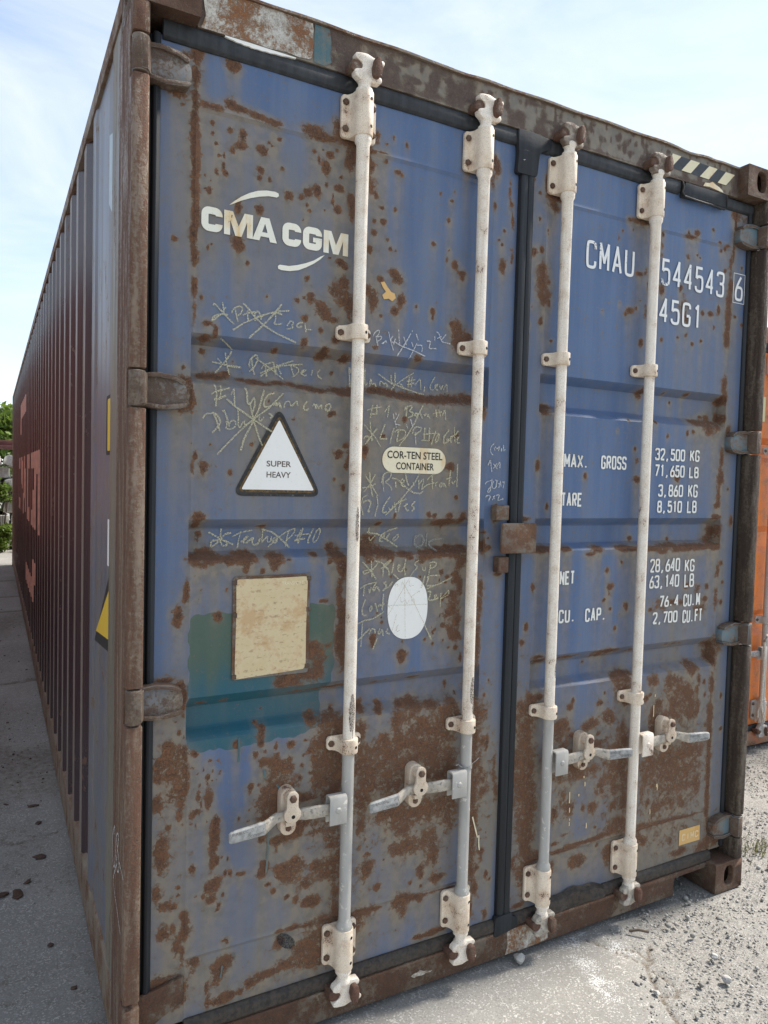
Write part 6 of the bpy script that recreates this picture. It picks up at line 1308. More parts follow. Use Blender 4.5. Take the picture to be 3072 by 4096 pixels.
top_ = [(.257, 2.3565)] + [(.257 + .118 * t + .017 * t * t, 2.3565 + .062 * t - .0085 * t * t * t) for t in np.linspace(.12, 1, 9)]
up = [(.257, 2.3560), (.272, 2.3700), (.290, 2.3845), (.312, 2.3985), (.335, 2.4090), (.360, 2.4150), (.384, 2.4165), (.3935, 2.4140), (.3950, 2.4070), (.3890, 2.4020), (.366, 2.4010), (.340, 2.3945), (.314, 2.3850), (.288, 2.3730), (.268, 2.3610)]
L.sheet(up, YD - .0024)
L.sheet([(.5345, 2.2710), (.520, 2.2560), (.502, 2.2420), (.480, 2.2285), (.456, 2.2165), (.430, 2.2100), (.405, 2.2090), (.3965, 2.2115), (.3955, 2.2185), (.401, 2.2230), (.428, 2.2235), (.452, 2.2300), (.478, 2.2395), (.502, 2.2510), (.522, 2.2650)], YD - .0024)
L.build('logo', M_logo, door_l, 0, 0)

# container number and the weight table
def words(rows, name, mat):
    for r_ in rows:
        t = MB()
        strokes(t, *r_, yd)
        t.build(name, mat, door_r, 0, 0)
NW = .0105
words([('CMAU', 1.5165, .0614, .0475, 2.3925, 2.4895, NW), ('544543', 1.8885, .0611, .0475, 2.3885, 2.4870, NW), ('6', 2.3065, .06, .0480, 2.3885, 2.4890, NW), ('45G1', 1.8860, .0615, .0475, 2.2505, 2.3425, NW)], 'container_number', M_cwhite)
fr = MB()
for P in ([(2.296, 2.379), (2.3655, 2.379), (2.3655, 2.3815), (2.296, 2.3815)], [(2.296, 2.4940), (2.3655, 2.4940), (2.3655, 2.4965), (2.296, 2.4965)], [(2.296, 2.3816), (2.2985, 2.3816), (2.2985, 2.4939), (2.296, 2.4939)], [(2.363, 2.3816), (2.3655, 2.3816), (2.3655, 2.4939), (2.363, 2.4939)]):
    fr.sheet(P, YD - .0024)
fr.build('number_frame', M_cwhite, door_r, 0, 0)
TW = .0072
words([('MAX.', 1.4500, .0305, .0270, 1.6970, 1.7455, TW), ('GROSS', 1.6240, .0257, .0225, 1.6975, 1.7465, TW), ('32,500', 1.8960, .0277, .0255, 1.7390, 1.7850, TW), ('KG', 2.0880, .0290, .0255, 1.7400, 1.7860, TW),
       ('71,650', 1.8975, .0277, .0255, 1.6770, 1.7235, TW), ('LB', 2.0870, .0290, .0255, 1.6760, 1.7205, TW), ('TARE', 1.4430, .0250, .0220, 1.5620, 1.6110, TW), ('3,860', 1.9205, .0277, .0255, 1.6020, 1.6490, TW), ('KG', 2.0860, .0290, .0255, 1.6010, 1.6520, TW),
       ('8,510', 1.9185, .0277, .0255, 1.5410, 1.5870, TW), ('LB', 2.0840, .0290, .0255, 1.5400, 1.5890, TW), ('NET', 1.4500, .0240, .0215, 1.2870, 1.3360, TW), ('28,640', 1.8945, .0277, .0255, 1.3140, 1.3660, TW), ('KG', 2.0860, .0295, .0260, 1.3100, 1.3600, TW),
       ('63,140', 1.8935, .0277, .0255, 1.2530, 1.3030, TW), ('LB', 2.0870, .0295, .0260, 1.2490, 1.3030, TW), ('CU.', 1.4510, .0285, .0240, 1.1520, 1.2000, TW), ('CAP.', 1.5750, .0272, .0230, 1.1480, 1.1970, TW), ('76.4', 1.9530, .0272, .0250, 1.1780, 1.2230, TW), ('CU.M', 2.0860, .0245, .0225, 1.1730, 1.2230, TW),
       ('2,700', 1.9200, .0277, .0255, 1.1150, 1.1610, TW), ('CU.FT', 2.0850, .0235, .0210, 1.1080, 1.1600, TW)], 'weight_lettering', M_white)

# SUPER HEAVY triangle
t = MB()
t.mi = 0
t.sheet(round_poly([(.277, 1.585), (.541, 1.585), (.4085, 1.836)], .034, 6), YD - .0022)
t.mi = 1
t.sheet(round_poly([(.292, 1.5955), (.5255, 1.5955), (.4085, 1.814)], .018, 4), YD - .0027)
t.mi = 2
t.sheet(round_poly([(.303, 1.603), (.517, 1.603), (.4085, 1.7985)], .006, 4), YD - .0031)
t.mi = 3
font_text(t, 'SUPER', .3735, .4455, 1.6675, 1.6838, YD - .0036, 3, .012)
font_text(t, 'HEAVY', .3740, .4450, 1.6370, 1.6533, YD - .0036, 3, .012)
t.build('warning_triangle', [M_decal_k, M_decal_b, M_decal_w, M_bprint], door_l, 0, 0)
# COR-TEN oval
t = MB()
t.mi = 0
t.sheet(rounded(.7365, .9625, 1.6610, 1.7400, .0390, 10), YD - .0022)
t.mi = 1
font_text(t, 'COR-TEN STEEL', .7530, .9495, 1.7045, 1.7275, YD - .0031, 1, .012)
font_text(t, 'CONTAINER', .7845, .9190, 1.6715, 1.6935, YD - .0031, 1, .012)
t.build('steel_label', [M_cream_l, M_kprint], door_l, 0, 0)
# data plate: thin sheet in a battered frame
t = MB()
t.mi = 1
t.prism(rounded(.2845, .5105, 1.0780, 1.3640, .010), YD - .0045, YD - .0003)
t.mi = 0
t.sheet([(.2935, 1.0790), (.2925, 1.12), (.2945, 1.26), (.2930, 1.352), (.30, 1.3565), (.42, 1.3560), (.498, 1.3575), (.503, 1.345), (.5005, 1.20), (.5015, 1.10), (.494, 1.0895), (.44, 1.0865), (.36, 1.0830)], YD - .0053)
t.mi = 2
font_text(t, 'TRANSPORT', .425, .490, 1.3350, 1.3450, YD - .0058, 2)
t.build('data_plate', [M_plate, M_lock, M_cream_l], door_l, .0008, 0)
t = MB()
for x, z in ((.2885, 1.348), (.5065, 1.352), (.2895, 1.258), (.5060, 1.262), (.290, 1.087), (.5045, 1.098)):
    t.box(x - .006, x + .007, YD - .0070, YD - .0046, z - .007, z + .006)
t.build('plate_clips', M_hrim, door_l, .0015)
# blank oval sticker with chalk across it
t = MB()
P = []
for k in range(56):
    a = 2 * math.pi * k / 56
    ca, sa = math.cos(a), math.sin(a)
    r_ = (abs(ca) ** 2.35 + abs(sa) ** 2.35) ** (-1 / 2.35)
    P.append((.8395 + .0715 * r_ * ca, 1.2445 + .0965 * r_ * sa))
t.sheet(P, YD - .0022)
t.build('oval_sticker', M_decal_w, door_l, 0, 0)
# maker's label
t = MB()
t.mi = 0
t.sheet([(2.1235, .2085), (2.2460, .2075), (2.2440, .2700), (2.1235, .2700)], YD - .0022)
t.mi = 1
strokes(t, 'CIMC', 2.1370, .0255, .0220, .2235, .2520, .0062, yd, .0032, 1)
t.build('maker_label', [M_orange_l, M_orange_t], door_r, 0, 0)
# scrap of peeled sticker beside the first bar
t = MB()
t.sheet([(.716, 2.222), (.728, 2.226), (.738, 2.214), (.752, 2.199), (.764, 2.196), (.768, 2.183), (.756, 2.172), (.744, 2.178), (.728, 2.174), (.722, 2.186), (.734, 2.197), (.724, 2.208)], YD - .0024)
t.build('peeled_sticker', M_orange_l, door_l, 0, 0)
# drips of pale paint low on the right door and paint runs under the teal patch
t = MB()
for x, z, l_ in ((1.534, .535, .040), (1.536, .478, .018), (1.538, .438, .008), (1.606, .560, .016), (1.578, .520, .008), (1.620, .405, .020), (1.537, .425, .014), (1.952, .842, .010), (1.947, .800, .045), (2.02, .700, .04), (1.985, .486, .026), (1.98, .486, .012), (1.95, .392, .020), (1.60, .583, .008)):
    ribbon(t, [(x, z), (x + .0008, z - l_ * .6), (x, z - l_)], .0042, yd, .0024, None, .3)
t.build('paint_drip', M_orange_t, door_r, 0, 0)
t = MB()
for P in ([(1.138, .462), (1.139, .43), (1.142, .41)], [(1.110, .53), (1.122, .49), (1.133, .455)]):
    ribbon(t, chaikin(P, 1), .0045, yd, .0024, None, .3)
t.build('paint_run', M_cream_l, door_l, 0, 0)
t = MB()
for P in ([(.309, .915), (.3105, .880), (.3095, .845)], [(.383, .812), (.386, .795), (.389, .783)], [(.421, .762), (.430, .752), (.433, .735)], [(.398, .655), (.400, .600), (.397, .530), (.394, .505)], [(.305, .300), (.307, .280)], [(.272, .275), (.270, .255), (.267, .240)]):
    t = MB()
    ribbon(t, chaikin(P, 1), .0050, yd, .0024, None, .3)
    t.build('paint_run', M_teal, door_l, 0, 0)

# chalk notes
CW = {'y': (.0045, M_chy), 'w': (.0030, M_chw), 'g': (.0065, M_chg), 'b': (.0022, M_chb)}
for key, txt in CHALK.items():
    wd, mat = CW[key]
    t = MB()
    for i, st in enumerate(txt.split(';')):
        P = [tuple(float(q) / 2000 for q in a.split(',')) for a in st.split()]
        Q = []
        for a, b in zip(P[:-1], P[1:]):
            n = max(1, int(math.hypot(b[0] - a[0], b[1] - a[1]) / .012))
            Q += [(a[0] + (b[0] - a[0]) * k / n, a[1] + (b[1] - a[1]) * k / n) for k in range(n)]
        Q.append(P[-1])
        if len(Q) > 2: Q = chaikin(Q, 1)
        ribbon(t, Q, wd * random.uniform(.75, 1.15), ysurf, .0042 + (i % 7) * .00007, None, .25)
    o = tag(t.build('chalk_writing', mat, door_l, 0, 0), kind='stuff')
    o['label'] = {'y': 'yellow chalk repair notes scrawled over the left door', 'w': 'thin white chalk notes', 'g': 'faint grey chalk OK', 'b': 'faded brown chalk strokes across the oval sticker'}[key]
# boot-like rub mark low on the left door
t = MB()
t.sheet([(.4600 + .036 * math.cos(a) * math.cos(.75) - .018 * math.sin(a) * math.sin(.75), .291 - .036 * math.cos(a) * math.sin(.75) - .018 * math.sin(a) * math.cos(.75)) for a in np.linspace(0, 2 * math.pi, 22)[:-1]][::-1], YD - .0022)
t.build('scuff_mark', chalk_mat('black_scuff', (.035, .04, .045), .40, .62), door_l, 0, 0)

# ================================================================== ORANGE CONTAINER beside it
OX, OY, OH = 3.352, .957, 2.640
ob = empty('shipping_container', (OX, OY, 0))
tag(ob, 'orange shipping container partly hidden behind the right edge of the blue one', 'shipping container')
def simple_door(parent, x0, x1, zt, mat):
    xs = np.linspace(x0, x1, 60)
    rz = [-1, .34, .37, .44, .47, .72, .76, .84, .88, 1.24, 1.28, 1.37, 1.41, 1.80, 1.84, 1.92, 1.96, 9]
    rd = [0, 0, .0, .0, 0, 0, .036, .036, 0, 0, .036, .036, 0, 0, .036, .036, 0, 0]
    zs = np.unique(np.concatenate([np.linspace(.15, zt, 40), [a for a in rz if .15 < a < zt]]))
    X, Z = np.meshgrid(xs, zs)
    Y = YD + np.interp(Z, rz, rd) * ((X > x0 + .08) & (X < x1 - .08))
    return link('door', grid_mesh('door', xs, zs, Y, mat, {'rust': np.zeros_like(X)}), parent)
od1 = simple_door(ob, .077, 1.214, OH - .155, M_orange)
od2 = simple_door(ob, 1.262, 2.362, OH - .155, M_orange)
for d_, a, b in ((od1, .0765, 1.2135), (od2, 1.2625, 2.3615)):
    g = MB()
    g.box(a, b, .048, .075, OH - .154, OH - .120)
    g.box(a, b, .048, .075, .116, .1495)
    g.build('gasket', M_rub2, d_, .002)
g = MB()
g.box(1.2142, 1.2618, .045, .08, .12, OH - .12)
g.build('gasket', M_rub, od2, .002)
for x0, x1 in ((0, .075), (WD - .075, WD)):
    p = MB()
    p.box(x0, x1, .004, .16, .118, OH - .118)
    p.build('corner_post', M_ored, ob, .005)
    p = MB()
    p.box(x0, x1, LN - .16, LN - .004, .118, OH - .118)
    p.build('corner_post', M_ored, ob, .005)
p = MB()
p.box(.164, WD - .164, .045, .12, OH - .119, OH - .004)
p.build('header', M_ored, ob, .003)
p = MB()
p.box(.164, WD - .164, .045, .12, .02, .112)
p.build('door_sill', M_ored, ob, .003)
for x0, sd in ((0, -1), (WD - .162, 1)):
    for z0 in (0, OH - .118):
        for e in (0, 1): casting(x0, z0, e, sd).build('corner_casting', M_ored, ob, .005, 45)
side_panel(ob, corr(.40, .006, .042, False) if False else [(.15, .006)] + corr(.30, .006, .042, False), lambda d_: d_, .19, OH - .05, [M_orange], 1)
side_panel(ob, [(.15, .006)] + corr(.30, .006, .042, False), lambda d_: WD - d_, .19, OH - .05, [M_orange], 1, None, True)
for f in (lambda a: a, lambda a: WD - a):
    for nm, z0, z1 in (('top_rail', OH - .06, OH - .003), ('bottom_rail', .03, .195)):
        r_ = MB()
        x0, x1 = sorted((f(.0), f(.058)))
        r_.box(x0, x1, .178, LN - .178, z0, z1)
        r_.build(nm, M_ored, ob, .004)
r_ = MB()
r_.box(.06, WD - .06, .121, LN - .02, OH - .03, OH - .012)
r_.build('roof', M_ored, ob, 0)
r_ = MB()
r_.box(.076, WD - .076, LN - .06, LN - .02, .1, OH - .04)
r_.build('front_wall', M_orange, ob, 0)
OM = (M_grey, M_grey, M_grey, M_galv, M_galv)
for x, sg in ((.6265, -1), (1.046, -1), (1.386, 1), (1.8025, 1)):
    locking_bar(ob, x, sg, OH, OM, bolts=(x < 1))
# cream board with a bold black d
t = MB()
t.mi = 0
t.prism([(.425, 2.060), (.580, 2.060), (.580, 2.212), (.425, 2.212)], YD - .0040, YD - .0004)
t.mi = 1
cx, cz = .487, 2.118
ro = [(cx + .036 * math.cos(a), cz + .036 * math.sin(a)) for a in np.linspace(0, 2 * math.pi, 29)[:-1]]
ri = [(cx + .018 * math.cos(a), cz + .021 * math.sin(a)) for a in np.linspace(0, 2 * math.pi, 29)[:-1]]
t.sheet([ro, ri[::-1]], YD - .0046)
t.sheet([(.507, 2.082), (.525, 2.082), (.525, 2.198), (.507, 2.198)], YD - .0052)
t.build('sign_board', [M_cyl, M_kprint], od1, 0, 0)
# dark strip high on the orange door
t = MB()
t.box(.40, 1.2, .040, .0615, 2.505, 2.540)
t.build('rubber_strip', M_rub, od1, .003)
# rope with a frayed tassel hanging from the hub
rp = MB()
xr = OX + .555
rp.tube([(OX + .60, OY - .03, .745), (OX + .565, OY - .034, .735), (OX + .552, OY - .03, .70), (xr + .004, OY - .028, .55), (xr + .002, OY - .026, .42), (xr - .004, OY - .026, .30)], .0085, 8)
for k in range(26):
    a = random.uniform(0, 6.28)
    r0, r1 = random.uniform(0, .008), random.uniform(.010, .036)
    x0, y0 = xr - .006, OY - .028
    rp.tube([(x0 + r0 * math.cos(a), y0 + r0 * math.sin(a), .305), (x0 + r1 * .6 * math.cos(a), y0 + r1 * .6 * math.sin(a), .265), (x0 + r1 * math.cos(a + .3), y0 + r1 * math.sin(a + .3), random.uniform(.19, .235))], random.uniform(.003, .006), 5)
rope = rp.build('rope', M_rope, None, 0, 50)
tag(rope, 'dirty white rope with a frayed tassel hanging on the orange container door', 'rope')

# ================================================================== MAROON CONTAINER across the alley (left, seen in the glossy side wall)
mbx = empty('shipping_container', (-4.05, 2.1, 0))
tag(mbx, 'maroon shipping container across the narrow alley on the left', 'shipping container')
P_ = [(.15, .006)] + corr(.30, .006, .042, False)
side_panel(mbx, P_, lambda d_: WD - d_, .05, 2.85, [M_maroon], 1, None, True)
side_panel(mbx, P_, lambda d_: d_, .05, 2.85, [M_maroon], 1, None, False)
r_ = MB()
r_.box(.05, WD - .05, .02, LN - .02, 2.85, 2.89)
r_.build('roof', M_maroon, mbx, 0)
r_ = MB()
r_.box(.076, WD - .076, .05, .09, .05, 2.849)
r_.box(.076, WD - .076, LN - .09, LN - .05, .05, 2.849)
r_.build('end_wall', M_maroon, mbx, 0)
for x0, x1 in ((0, .075), (WD - .075, WD)):
    for y0, y1 in ((0, .16), (LN - .16, LN)):
        p = MB()
        p.box(x0, x1, y0, y1, 0, 2.896)
        p.build('corner_post', M_maroon, mbx, .005)
    p = MB()
    p.box(x0 + (.0 if x0 == 0 else .012), x1 - (.012 if x0 == 0 else 0), .161, LN - .161, 2.84, 2.895)
    p.build('top_rail', M_maroon, mbx, .004)

# ================================================================== GROUND
xs = np.linspace(-3.2, 5.6, 560)
ya = np.linspace(-1.7, 1.6, 215)
yb = 1.6 + np.cumsum(np.linspace(.016, .11, 240))
ys = np.concatenate([ya, yb])
GX, GY = np.meshgrid(xs, ys)
wob = .05 * np.sin(GY * 7) + .03 * np.sin(GY * 19 + 1) + .02 * np.sin(GX * 23)
bound = np.interp(GY, [-1.7, -.9, -.45, -.30, -.14, 0, .3, 16], [1.25, 1.35, 1.52, 1.62, 1.72, 1.78, 1.85, 1.9]) + wob
grav = 1 / (1 + np.exp(-(GX - bound) / .05))
grav = np.where(GY > 13.3, np.maximum(grav, .75), grav)
hgt = smooth_noise(GX.shape, 9, .0030) + smooth_noise(GX.shape, 2, .0007)
hgt *= .35 + .9 * grav
hgt += grav * (.010 * np.sin(GX * 2.3 + GY * 1.7) * .5 - .006)
joint = np.zeros_like(GX)
for yj, wj in ((7.60, .05), (8.72, .06), (10.25, .05), (4.4, .035)):
    joint = np.maximum(joint, np.exp(-((GY - yj - .03 * np.sin(GX * 5)) / wj) ** 2))
crack = np.exp(-((GY - 1.70 - .05 * np.sin(GX * 9) - .02 * np.sin(GX * 41)) / .010) ** 2) * (GX < 0)
crk2 = np.zeros_like(GX)
for P in ([(1.60, .02), (1.66, -.10), (1.70, -.17), (1.735, -.165), (1.76, -.12), (1.80, -.10)], [(1.70, -.17), (1.66, -.22), (1.60, -.33), (1.56, -.42), (1.50, -.52)], [(1.66, -.06), (1.72, -.10), (1.735, -.165)], [(1.62, -.30), (1.66, -.33), (1.70, -.30), (1.70, -.20)]):
    for (ax_, ay_), (bx_, by_) in zip(P[:-1], P[1:]):
        vx, vy = bx_ - ax_, by_ - ay_
        tt = np.clip(((GX - ax_) * vx + (GY - ay_) * vy) / (vx * vx + vy * vy), 0, 1)
        dd = np.hypot(GX - ax_ - tt * vx, GY - ay_ - tt * vy)
        crk2 = np.maximum(crk2, np.exp(-(dd / .010) ** 2))
hgt -= .018 * joint * (GX < .02) + .006 * crack + .009 * crk2
hgt = np.where(((GX > -.02) & (GX < 2.46) & (GY > 0) & (GY < 12.2)), np.minimum(hgt, -.002), hgt)
dirt = np.clip(joint * .9 + crack * .7 + crk2 * .8, 0, 1)
dirt = np.maximum(dirt, (np.interp(GY, [1.8, 2.6, 3.4, 5, 7, 9, 13], [.36, .50, .58, .5, .52, .48, .2]) * (GX < .3)) * (.6 + .5 * np.clip(smooth_noise(GX.shape, 8, 1), -1, 1)))
dirt = np.maximum(dirt, .28 * np.exp(-((GY - 2.65) / .22) ** 2) * (GX < 0))
spill = np.zeros_like(GX)
for x, y, rx, ry, s_ in ((1.53, .02, .07, .05, .55), (1.60, .045, .06, .035, .45), (1.50, -.08, .05, .07, .6), (1.47, -.17, .045, .07, .62), (1.455, -.24, .035, .05, .6), (1.50, -.20, .03, .03, .55), (1.66, -.06, .06, .035, .55), (1.69, -.10, .04, .03, .5), (1.43, -.29, .03, .03, .5)):
    spill = np.maximum(spill, s_ * np.exp(-(((GX - x) / rx) ** 2 + ((GY - y) / ry) ** 2) ** 1.3))
nx, ny = len(xs), len(ys)
V = np.stack([GX, GY, hgt], -1).reshape(-1, 3)
i = np.arange(nx - 1)[None, :] + nx * np.arange(ny - 1)[:, None]
F = np.stack([i, i + 1, i + 1 + nx, i + nx], -1).reshape(-1, 4)
me = bpy.data.meshes.new('ground')
me.vertices.add(len(V)); me.vertices.foreach_set('co', V.astype(np.float32).ravel())
me.loops.add(len(F) * 4); me.loops.foreach_set('vertex_index', F.astype(np.int32).ravel())
me.polygons.add(len(F)); me.polygons.foreach_set('loop_start', (np.arange(len(F)) * 4).astype(np.int32))
me.update(calc_edges=True)
for an, A in (('gravel', grav), ('dirt', dirt), ('spill', spill)):
    a = me.attributes.new(an, 'FLOAT', 'POINT')
    a.data.foreach_set('value', A.astype(np.float32).ravel())
me.materials.append(M_ground)
me.polygons.foreach_set('use_smooth', [True] * len(me.polygons))
tag(link('ground', me), kind='structure')
fg = MB()
fg.add([(-260, -260, -.03), (260, -260, -.03), (260, 260, -.03), (-260, 260, -.03)], [(0, 1, 2, 3)])
fgo = fg.build('yard', M_ground, None, 0, 0)
a = fgo.data.attributes.new('gravel', 'FLOAT', 'POINT')
a.data.foreach_set('value', [1.] * 4)
tag(fgo, kind='structure')

# loose gravel: real stones
def stones(name, n, area, size, dens, seed, mat):
    rg = np.random.default_rng(seed)
    t = (1 + 5 ** .5) / 2
    ico = np.array([(-1, t, 0), (1, t, 0), (-1, -t, 0), (1, -t, 0), (0, -1, t), (0, 1, t), (0, -1, -t), (0, 1, -t), (t, 0, -1), (t, 0, 1), (-t, 0, -1), (-t, 0, 1)], float)
    ico /= np.linalg.norm(ico[0])
    fc = np.array([(0, 11, 5), (0, 5, 1), (0, 1, 7), (0, 7, 10), (0, 10, 11), (1, 5, 9), (5, 11, 4), (11, 10, 2), (10, 7, 6), (7, 1, 8), (3, 9, 4), (3, 4, 2), (3, 2, 6), (3, 6, 8), (3, 8, 9), (4, 9, 5), (2, 4, 11), (6, 2, 10), (8, 6, 7), (9, 8, 1)])
    x0, x1, y0, y1 = area
    VV, FF = [], []
    k = 0
    tries = 0
    while k < n and tries < n * 12:
        tries += 1
        x, y = rg.uniform(x0, x1), rg.uniform(y0, y1)
        if rg.random() > dens(x, y): continue
        r = size[0] * (size[1] / size[0]) ** (rg.random() ** 2.6)
        q = ico * (1 + .22 * rg.standard_normal((12, 3))) * np.array([r, r * rg.uniform(.6, 1), r * rg.uniform(.45, .8)])
        a = rg.uniform(0, 6.28)
        ca, sa = math.cos(a), math.sin(a)
        q = np.stack([q[:, 0] * ca - q[:, 1] * sa + x, q[:, 0] * sa + q[:, 1] * ca + y, q[:, 2] + r * .06], -1)
        VV.append(q); FF.append(fc + 12 * k)
        k += 1
    V = np.vstack(VV); F = np.vstack(FF)
    me = bpy.data.meshes.new(name)
    me.vertices.add(len(V)); me.vertices.foreach_set('co', V.astype(np.float32).ravel())
    me.loops.add(len(F) * 3); me.loops.foreach_set('vertex_index', F.astype(np.int32).ravel())
    me.polygons.add(len(F)); me.polygons.foreach_set('loop_start', (np.arange(len(F)) * 3).astype(np.int32))
    me.update(calc_edges=True)
    me.materials.append(mat)
    return tag(link(name, me), kind='stuff')
def gdens(x, y):
    b = float(np.interp(y, [-1.7, -.9, -.45, -.30, -.14, 0, .3, 16], [1.25, 1.35, 1.52, 1.62, 1.72, 1.78, 1.85, 1.9]))
    if y < -1.15 + (x - 1.807) * .673: return 0
    if 1.0 < x < 2.45 and y > .06 and x < 2.1: return 0
    if x > 2.25 and x < 2.46 and y > -.012: return 0
    return 1 / (1 + math.exp(-(x - b - .02) / .06))
stones('gravel', 19000, (1.2, 4.4, -1.4, 1.02), (.0016, .0066), gdens, 1, M_stone)
stones('gravel', 420, (1.3, 4.4, -1.3, 1.02), (.0065, .0150), gdens, 2, M_stone)
stones('gravel', 900, (-.6, 1.75, -1.2, 2.5), (.0015, .0045), lambda x, y: 0 if (x > -.02 and y > .02) else .8, 3, M_stone)
stones('gravel', 420, (-.9, -.01, 2.0, 8.5), (.003, .011), lambda x, y: .9 if y < 3.4 else .3, 4, M_flake)

# single stones and flakes one can point at
def pebble(r, seed, flat=.7):
    bm = bmesh.new()
    bmesh.ops.create_icosphere(bm, subdivisions=2, radius=r)
    rg = random.Random(seed)
    d_ = [Vector((rg.uniform(-1, 1), rg.uniform(-1, 1), rg.uniform(-1, 1))).normalized() for _ in range(9)]
    for v in bm.verts:
        n_ = v.co.normalized()
        m_ = max(0.0, max(n_.dot(q) for q in d_) - .72)
        v.co *= 1 - m_ * 1.1
        v.co.z *= flat
    me = bpy.data.meshes.new('stone')
    bm.to_mesh(me)
    bm.free()
    me.materials.append(M_stone)
    return me
o = link('stone', pebble(.023, 5, .85), None, (1.297, .020, .016), (.3, .2, .7))
tag(o, 'pale grey stone lying alone against the rusty door sill', 'stone')
for i_, (x, y, r, lb) in enumerate(((2.68, .02, .024, 'whitish stone beside the rusty corner casting on the gravel'), (2.80, -.06, .021, 'light stone on the gravel at the right picture edge'), (1.86, -.36, .018, 'grey stone on the gravel below the cracked concrete'), (1.93, -.26, .015, 'small pale stone among the gravel near the concrete edge'), (1.60, -.30, .012, 'dark grey pebble lying on the smooth concrete'))):
    o = link('stone', pebble(r, 20 + i_), None, (x, y, r * .45), (0, 0, i_))
    tag(o, lb, 'stone', 'loose stones on the yard')
def flake(r, seed):
    rg = random.Random(seed)
    n_ = 9
    P = [(r * rg.uniform(.55, 1.15) * math.cos(6.283 * k / n_) * 1.4, r * rg.uniform(.55, 1.1) * math.sin(6.283 * k / n_)) for k in range(n_)]
    b = MB()
    b.prism(P, 0, r * .22, 'z')
    return b.mesh('rust_flake', M_flake, .001)
FL = ((-.117, 1.99, .018, 'small dark rust flake farthest up the alley'), (-.104, 1.79, .015, 'tiny rust flake beside the crack in the alley concrete'), (-.115, 1.455, .022, 'long brown rust flake in the middle of the alley ground'), (-.169, 1.27, .014, 'small rust flake just behind the big one'),
      (-.206, 1.19, .024, 'broad brown rust flake nearest the left picture edge'), (-.262, 1.21, .022, 'rust flake cut by the left picture edge'), (-.115, .807, .012, 'small dark rust flake on the lower alley ground'), (-.063, .545, .011, 'dark flake near the foot of the brown post'))
for i_, (x, y, r, lb) in enumerate(FL):
    o = link('rust_flake', flake(r, i_), None, (x, y, .003), (random.uniform(-.15, .15), random.uniform(-.15, .15), i_ * 1.3))
    tag(o, lb, 'rust flake', 'rust flakes on the alley ground')
tw = MB()
tw.tube([(1.770, -.025, .006), (1.800, -.040, .010), (1.830, -.062, .006)], .0045, 6)
tag(tw.build('twig', M_bark, None, 0), 'short dark twig lying at the edge of the broken concrete', 'twig')

# ================================================================== BEHIND THE ALLEY: sleepers, beam, trees
def sleeper_mesh():
    m = MB()
    m.mi = 0
    P = round_poly([(-.115, -.105), (.115, -.105), (.100, .105), (-.100, .105)], .028, 3)
    m.prism(P, 0, 2.2)
    m.mi = 1
    for a in (-.055, .0, .055):
        for b_ in (-.06, -.02, .02, .06):
            t = MB()
            t.lathe(0, 0, [(.008, .002), (.008, -.002)], 8)
            m.add([(a * .8 + v[0], -.001 - v[2], b_ + v[1]) for v in t.v], t.f)
    return m.mesh('concrete_sleeper', [M_conc, plain('hole_shadow_tone', (.09, .085, .08), .9, .1)], .008)
sm = sleeper_mesh()
rg = random.Random(4)
names_row = ['bottom', 'second', 'third', 'fourth', 'fifth', 'sixth', 'seventh', 'top']
ORD = ('first', 'second', 'third', 'fourth', 'fifth', 'sixth', 'seventh')
for row in range(8):
    for c in range(7 - row // 3):
        x = -1.30 + c * .295 + (row % 2) * .14 + rg.uniform(-.03, .03)
        if row == 7: x = -.62 + c * .33 + .02
        if row == 7 and c > 3: continue
        o = link('concrete_sleeper', sm, None, (x, 15.0 + rg.uniform(-.12, .12), .125 + row * .243 + rg.uniform(-.01, .01)), (0, rg.uniform(-.35, .35) + (math.pi if rg.random() < .3 else 0), rg.uniform(-.05, .05)))
        tag(o, 'concrete sleeper end, %s from the left in the %s row of the stack' % (ORD[c], names_row[row]), 'concrete sleeper', 'concrete sleepers stacked beyond the alley')
bmx = MB()
bmx.box(-2.6, 2.2, 15.25, 15.5, 2.075, 2.150)
bmx.box(-2.6, 2.2, 15.36, 15.39, 2.151, 2.26)
tag(bmx.build('steel_beam', M_beam, None, .004), 'long maroon steel beam lying across the sleeper stack', 'steel beam')

def leaves(blobs, n, size, seed, mat, name, parent):
    rg = np.random.default_rng(seed)
    wts = np.array([b[3] * b[4] * b[5] for b in blobs]) ** .7
    pick = rg.choice(len(blobs), n, p=wts / wts.sum())
    B = np.array(blobs)[pick]
    u = rg.standard_normal((n, 3))
    u /= np.linalg.norm(u, axis=1)[:, None]
    rr = rg.random(n)[:, None] ** .45
    C_ = B[:, :3] + u * rr * B[:, 3:6]
    a = rg.standard_normal((n, 3)); a /= np.linalg.norm(a, axis=1)[:, None]
    b = np.cross(a, rg.standard_normal((n, 3))); b /= np.linalg.norm(b, axis=1)[:, None]
    s_ = size * (.6 + .8 * rg.random(n))[:, None]
    V = np.stack([C_ - a * s_, C_ + b * s_ * .45, C_ + a * s_, C_ - b * s_ * .45], 1).reshape(-1, 3)
    F = np.arange(4 * n).reshape(-1, 4)
    me = bpy.data.meshes.new(name)
    me.vertices.add(4 * n); me.vertices.foreach_set('co', V.astype(np.float32).ravel())
    me.loops.add(4 * n); me.loops.foreach_set('vertex_index', F.astype(np.int32).ravel())
    me.polygons.add(n); me.polygons.foreach_set('loop_start', (np.arange(n) * 4).astype(np.int32))
    me.update(calc_edges=True)
    me.materials.append(mat)
    return link(name, me, parent)

